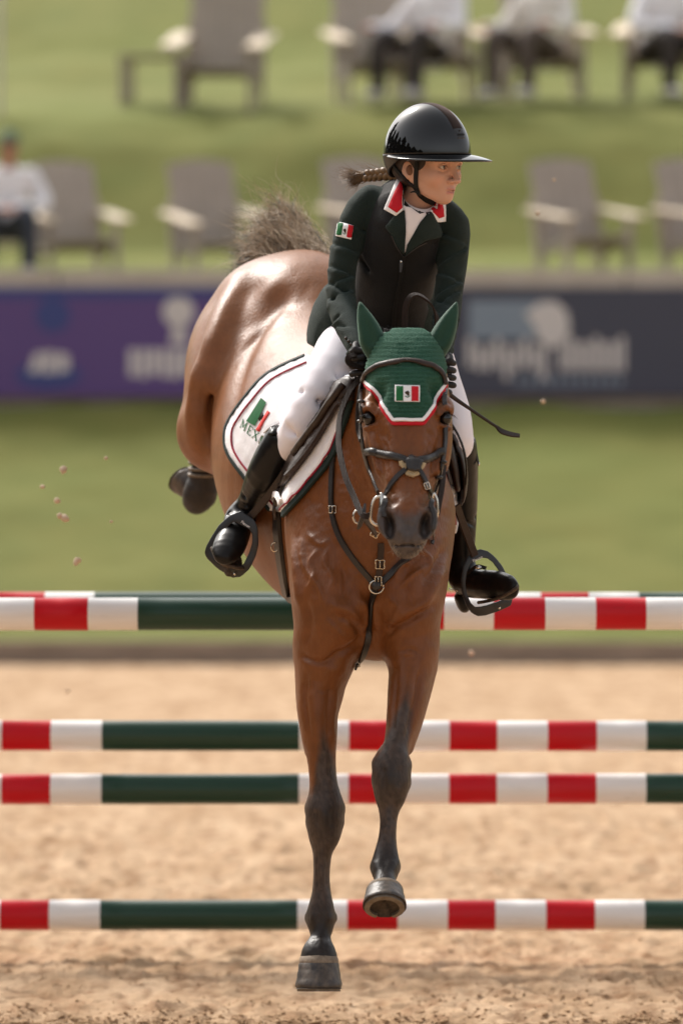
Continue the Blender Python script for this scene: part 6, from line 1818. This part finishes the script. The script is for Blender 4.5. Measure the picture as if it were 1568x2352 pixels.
# pointed outer top of the tall boot with its pale lining and buckle tab
BLB = bvh_of(bl_)
patch('boot_peak', [(634, 972), (643, 968), (668, 1028), (658, 1020), (640, 1000), (618, 1002)], BLB, M_RBOOT, bl_, off=.003, th=.005, step=6, d0=14.235)
ribbon('lining', [P(606, 992, 14.255), P(620, 980, 14.240), P(636, 972, 14.230), P(643, 968, 14.225)], .010, .003, M_WCLOTH, bl_, [(-.4, -.7, .5)], 16)
buckle(603, 1011, .008, .010, 14.265, bl_, ang=-.5, mt=M_STEEL)
def bxR(b_):
    for v0 in (1180, 1200, 1222, 1246, 1268):
        b_.loft([P(1036, v0 + 6, 14.390), P(1062, v0 - 3, 14.350), P(1092, v0 + 8, 14.390)], .0035, k=.012, mode='sub')
br_ = boot([(1050, 990, 14.245, 35, .058), (1056, 1030, 14.275, 39, .062), (1060, 1075, 14.315, 37.5, .062), (1060, 1130, 14.365, 36.5, .060), (1061, 1185, 14.40, 33.5, .052), (1063, 1240, 14.425, 28, .042), (1061, 1290, 14.44, 26, .036), (1062, 1325, 14.44, 27, .036)],
     (P(1054, 1026, 14.275), unit(A([-0.55, -0.25, 0.80]))), [(1060, 1318, 14.44, 27, .038), (1078, 1338, 14.42, 37, .040), (1108, 1342, 14.35, 38, .040), (1138, 1344, 14.29, 31, .040), (1166, 1349, 14.235, 22, .036), (1178, 1352, 14.215, 14, .026)], None, None, 2, bxR)
tube('sole', [P(u, v, d) for u, v, d in ((1098, 1384, 14.340), (1116, 1381, 14.300), (1140, 1375, 14.250), (1165, 1364, 14.205), (1184, 1352, 14.185), (1188, 1346, 14.195))], .0050, M_WELT, br_, n=40, k=8)
plate('heel', [(1056, 1372, 14.460, 14, .035), (1062, 1386, 14.460, 15, .034), (1066, 1394, 14.460, 14, .03)], M_RBOOT, br_, h=.004)
ribbon('spur_strap', [P(1048, 1360, 14.430), P(1066, 1330, 14.370), P(1092, 1302, 14.340), P(1116, 1305, 14.330)], .010, .003, M_BLEATHER, br_, [(0, -.9, .4)], 20)
ball('spur_buckle', P(1098, 1304, 14.325), (.010, .004, .006), M_STEEL, br_, n=12, m=8)
tube('spur', [P(1050, 1356, 14.400), P(1036, 1354, 14.470), P(1032, 1352, 14.530)], .003, M_STEEL, br_, n=10, k=6)
ribbon('pull_tab', [P(1086, 1010, 14.280), P(1091, 1034, 14.270), P(1097, 1060, 14.270), P(1100, 1070, 14.270)], [.006, .007, .006, .003], .002, M_BLEATHER, br_, [(.3, -.9, 0)], 14)
ball('tab_end', P(1099, 1066, 14.265), (.003, .003, .006), M_STEEL, br_, n=10, m=6)

MAPD = True
# --- gloved hands closed round the reins
def hand(c, s, parent):
    b_ = Blob(c - .085, c + .085, .0023)
    g = lambda x, y, z: c + A([s * x, y, z])
    b_.loft([g(-.004, .05, .004), g(0, .02, .002), g(0, -.012, 0)], [.022, .019, .017], [.028, .036, .038], side=(1, 0, 0), k=.015)
    lens = (.9, 1.0, .95, .78)
    for i in range(4):
        z = .030 - .0195 * i; L_ = lens[i]
        b_.loft([g(.006, -.012, z), g(.004, -.040 * L_ - .004, z + .002), g(-.020, -.047 * L_, z - .001), g(-.032, -.030, z - .003), g(-.026, -.014, z - .004)], [.0095, .0092, .0086, .0080, .0070], k=.004)
    b_.loft([g(-.010, .022, .030), g(-.018, -.004, .046), g(-.022, -.028, .042), g(-.022, -.042, .036)], [.011, .0105, .0095, .008], k=.006)
    V, Q = b_.mesh(); return mesh_np('glove', relax(V, Q, 1), Q, M_GLOVE, parent)
hand(P(835, 832, 14.07), 1, rider)
hand(P(1013, 858, 14.04), -1, rider)
l, m_ = drape(JB, 826, 806, 14.1)
tube('wristband', [P(826 + 17 * math.cos(t), 814 + 5 * math.sin(t), 14.11 + .022 * math.sin(t)) for t in np.linspace(0, 6.28, 14)], .004, mat('violet_band', (0.14, 0.05, 0.42, 1), .6, .3), rider, n=26, k=6)

# --- helmet
helm = empty('helmet'); helm.parent = rider; helm.location = Vector(HC) - rider.location
EC = A([0, .006, .030]); ER = A([.104, .127, .140])
def shell_pt(th, ph, f=1.0, dz=0.0):
    return EC + ER * A([math.sin(th) * math.sin(ph), -math.sin(th) * math.cos(ph), math.cos(th)]) * f + A([0, 0, dz])
def grid(name, fn, nu, nv, mt, parent, wrap=False, solid=0.0):
    V = [fn(i / (nu - 1), j / (nv if wrap else (nv - 1))) for i in range(nu) for j in range(nv)]
    F = []
    for i in range(nu - 1):
        for j in range(nv if wrap else nv - 1):
            F.append([i * nv + j, i * nv + (j + 1) % nv, (i + 1) * nv + (j + 1) % nv, (i + 1) * nv + j])
    o = mesh_np(name, hw(V), F, mt, parent)
    if solid:
        m_ = o.modifiers.new('thick', 'SOLIDIFY'); m_.thickness = solid; m_.offset = 0
    return o
sup = lambda th: th
grid('shell', lambda a, b: shell_pt(max(a * 1.56, 1e-3), b * 2 * math.pi), 40, 72, M_SHELL, helm, wrap=True, solid=.003)
def strip(a, b):
    al = math.radians(-62 + a * 142); x = (b - .5) * 2 * .0235 * (1 + .25 * smooth01(al, .2, 1.2))
    kx = math.sqrt(max(0, 1 - (x / ER[0]) ** 2)); f = 1.018 if .03 < b < .97 and .01 < a < .99 else 1.0
    return EC + A([x, math.sin(al) * ER[1] * kx * f, math.cos(al) * ER[2] * kx * f])
grid('suede_strip', strip, 50, 9, M_SUEDE, helm)
for sx in (-1, 1):
    tube('strip_piping', [hw(strip(a, .5 + sx * .53)) for a in np.linspace(.0, 1, 30)], .0016, M_SHELL, helm, n=60, k=6)
def vent(a, b):
    al = math.radians(-72 + a * 13); x = (b - .5) * 2 * (.0175 + .004 * a); kx = math.sqrt(1 - (x / ER[0]) ** 2); f = 1.024 if 0.05 < a < .95 and 0.05 < b < .95 else .995
    return EC + A([x, math.sin(al) * ER[1] * kx * f, math.cos(al) * ER[2] * kx * f])
grid('vent_insert', vent, 14, 12, M_IRON, helm)
grid('vent_slot', lambda a, b: vent(.28 + a * .16, .14 + b * .72) * 1.0 + A([0, -.0018, .0008]), 4, 10, M_VEST, helm)
ball('vent_badge', hw(vent(.72, .5) + A([0, -.001, .001])), (.002, .002, .004), M_IRON, helm, n=10, m=6)
grid('band', lambda a, b: shell_pt(1.425 + a * .14, -2.0 + b * 4.0, 1.010 if .02 < a < .98 else 1.002), 8, 60, M_SUEDE, helm)
def brim(a, b):
    ph = -2.05 + b * 4.1
    w = .060 * max(0.0, math.cos(ph / 2.62 * math.pi / 2 * 1.27)) ** 1.15 + .002
    base = shell_pt(1.55, ph, 1.004)
    out = A([math.sin(ph), -math.cos(ph) * 1.06, 0])
    return base + out * w * a + A([0, 0, -.003 - .015 * a ** 1.5 * w / .06 - .004 * abs(math.sin(ph)) * a])
grid('brim', brim, 10, 70, M_SHELL, helm, solid=.0045)
def rear(a, b):
    ph = math.pi * (0.56 + b * .88)
    t = math.sin(b * math.pi)
    p = shell_pt(1.55, ph, 1.002)
    return p + A([0, -.02 * a * a * t, -a * (.016 + .046 * t)]) * A([1, 1, 1]) + A([math.sin(ph) * -.012 * a, 0, 0])
grid('rear_shell', rear, 12, 40, M_IRON, helm, solid=.004)
# hair under the helmet, behind the face
hb2 = Blob((-.10, -.13, -.12), (.10, .15, .12), .003)
hb2.ell((0, .022, .015), (.0795, .096, .075))
hb2.ell((0, -.085, -.02), (.062, .080, .12), mode='sub', k=.012)
hb2.loft([(-.076, .012, -.045), (-.08, .012, -.002)], .016, k=.01, mode='sub')
V, Q = hb2.mesh(); hair_o = mesh_np('hair', hw(relax(V, Q, 2)), Q, M_HAIR_D, rider)
HBV2 = bvh_of(hair_o, body_r)
strap('harness_strap', [(900, 372), (914, 392), (932, 410), (950, 426), (958, 436)], [.013, .012, .012, .013], .003, HBV2, M_STRAPB, helm, off=.003, n=40, d0=14.25, sm=8)
strap('harness_strap', [(958, 368), (956, 392), (955, 412), (958, 434)], .012, .003, HBV2, M_STRAPB, helm, off=.004, n=40, d0=14.25, sm=8)
strap('chin_strap', [(957, 430), (964, 444), (975, 456), (988, 463), (1000, 466)], .014, .004, HBV2, M_STRAPB, helm, off=.004, n=40, d0=14.25, sm=6)
ribbon('strap_tail', [P(962, 444, 14.235), P(952, 440, 14.235), P(942, 442, 14.24)], [.009, .006, .003], .002, M_STRAPB, helm, [(-.3, -.9, 0)], 10)
l, m_ = drape(HBV2, 941, 391, 14.25)
ball('ear_mesh', l + m_ * .001, (.010, .006, .014), mat('bronze_mesh', (0.28, 0.13, 0.075, 1), .5, .5, bump=('voronoi', 420, 1.0)), helm, n=16, m=10)

# --- braid streaming out behind
braid = empty('braid'); braid.parent = rider; braid.location = Vector(P(860, 402, 14.5)) - rider.location
path = catmull([P(915, 402, 14.40), P(890, 399, 14.44), P(862, 402, 14.48), P(838, 404, 14.50)], 60)
for kx in range(3):
    q = []
    for i, p in enumerate(path):
        t = i / 59 * 4.3 * math.pi + kx * 2.094
        q.append(p + A([0.002 * math.sin(2 * t), .0085 * math.sin(2 * t), .0095 * math.cos(t)]))
    tube('plait', q, [.0095, .0105, .009, .008], M_HAIR, braid, n=80, k=8)
tube('hair_tie', [P(839 + 1.5 * math.sin(t), 404 + 9 * math.cos(t), 14.50 + .011 * math.sin(t)) for t in np.linspace(0, 6.28, 12)], .0035, M_STRAPB, braid, n=24, k=6)
hairs('loose_end', A([P(838, 398, 14.5), P(838, 404, 14.5), P(838, 410, 14.5)]), A([P(815, 396, 14.51), P(815, 410, 14.51), P(820, 420, 14.5)]), A([P(780, 388, 14.54), P(790, 408, 14.53), P(802, 436, 14.52)]), 420, (.003, .006, .008), .0011, M_HAIR, braid, 14, curl=.004)
hairs('flyaway_hair', A([P(905, 395, 14.42), P(870, 392, 14.47), P(845, 396, 14.5)]), A([P(870, 380, 14.45), P(850, 385, 14.48), P(820, 385, 14.5)]), A([P(840, 372, 14.5), P(820, 376, 14.5), P(795, 385, 14.5)]), 26, (.004, .008, .012), .0004, M_HAIR, braid, 15, curl=.004)

# --- riding crop
MAPD = False
crop = rootat('riding_crop', 'thin dark riding crop with leather flap held beside the horse head', 'riding crop', P(1090, 940, 13.880))
tube('shaft', [P(1000, 868, 13.850), P(1030, 904, 13.870), P(1080, 940, 13.890), P(1142, 982, 13.910)], [.0075, .0065, .0045, .0040], M_LEATHER, crop, n=40, k=10)
ball('collar', P(1030, 902, 13.870), (.010, .010, .010), M_BLEATHER, crop, n=14, m=8)
ribbon('flap', [P(1138, 979, 13.910), P(1152, 991, 13.910), P(1174, 998, 13.910), P(1193, 1001, 13.910)], [.008, .018, .017, .012], .003, M_LEATHER, crop, [(.1, -.7, .7)], 16)
# ------------------------------------------------------------------ clods of sand flung up by the hooves
LAB = ['small sand clod in the air left of the hind hoof, highest of the left cluster', 'leftmost sand clod flying in front of the grass bank', 'small sand clod in the air just above the largest flying clod', 'largest sand clod flying left of the stirrup',
       'sand clod touching the upper left of the largest flying clod', 'lowest sand clod in the air left of the stirrup', 'tiny sand clod in the air between the large clod and the stirrup', 'tiny sand clod in the air beside the hind hoof',
       'small sand clod in the air just below the charcoal banner', 'small sand clod in the air right of the helmet brim', 'small sand clod in the air in front of the lone right-hand chair', 'small sand clod in the air in front of the pale sand left of the forelegs',
       'small sand clod in the air below the right stirrup under the top pole', 'tiny sand clod in the air against the rump of the horse', 'tiny sand clod in the air just above the top pole left of the belly']
M_FLY = mat('flying_sand', srgb(205, 186, 164), .95, .1, noise=(60, .6, srgb(190, 160, 130)))
for i, (u, v, d, r) in enumerate([(146, 1080, 15.6, .009), (98, 1118, 15.8, .007), (132, 1150, 15.7, .008), (150, 1190, 15.5, .014), (138, 1186, 15.5, .010), (178, 1290, 15.6, .010), (256, 1198, 15.4, .004),
                                  (244, 1052, 15.5, .005), (1246, 922, 16.5, .007), (1272, 412, 16.5, .006), (1234, 490, 16.4, .006), (155, 1588, 18.5, .008), (1082, 1500, 17.5, .009), (740, 690, 15.0, .0035), (340, 1380, 16.5, .004)]):
    g = np.random.default_rng(40 + i)
    o = ball('flying_clod', P(u, v, d), r * g.uniform(.75, 1.25, 3), M_FLY, None, n=10, m=7)
    co = np.array([v_.co for v_ in o.data.vertices]); c = co.mean(0)
    co = c + (co - c) * (1 + .35 * vnoise(co[:, 0] + co[:, 2] * .7, co[:, 1] + co[:, 2], r * .8, 50 + i))[:, None]
    o.data.vertices.foreach_set('co', co.astype(np.float32).ravel())
    o.data.transform(Matrix.Translation(-Vector(c))); o.location = Vector(c)
    tag(o, LAB[i], 'sand clod', 'clods of sand in the air')
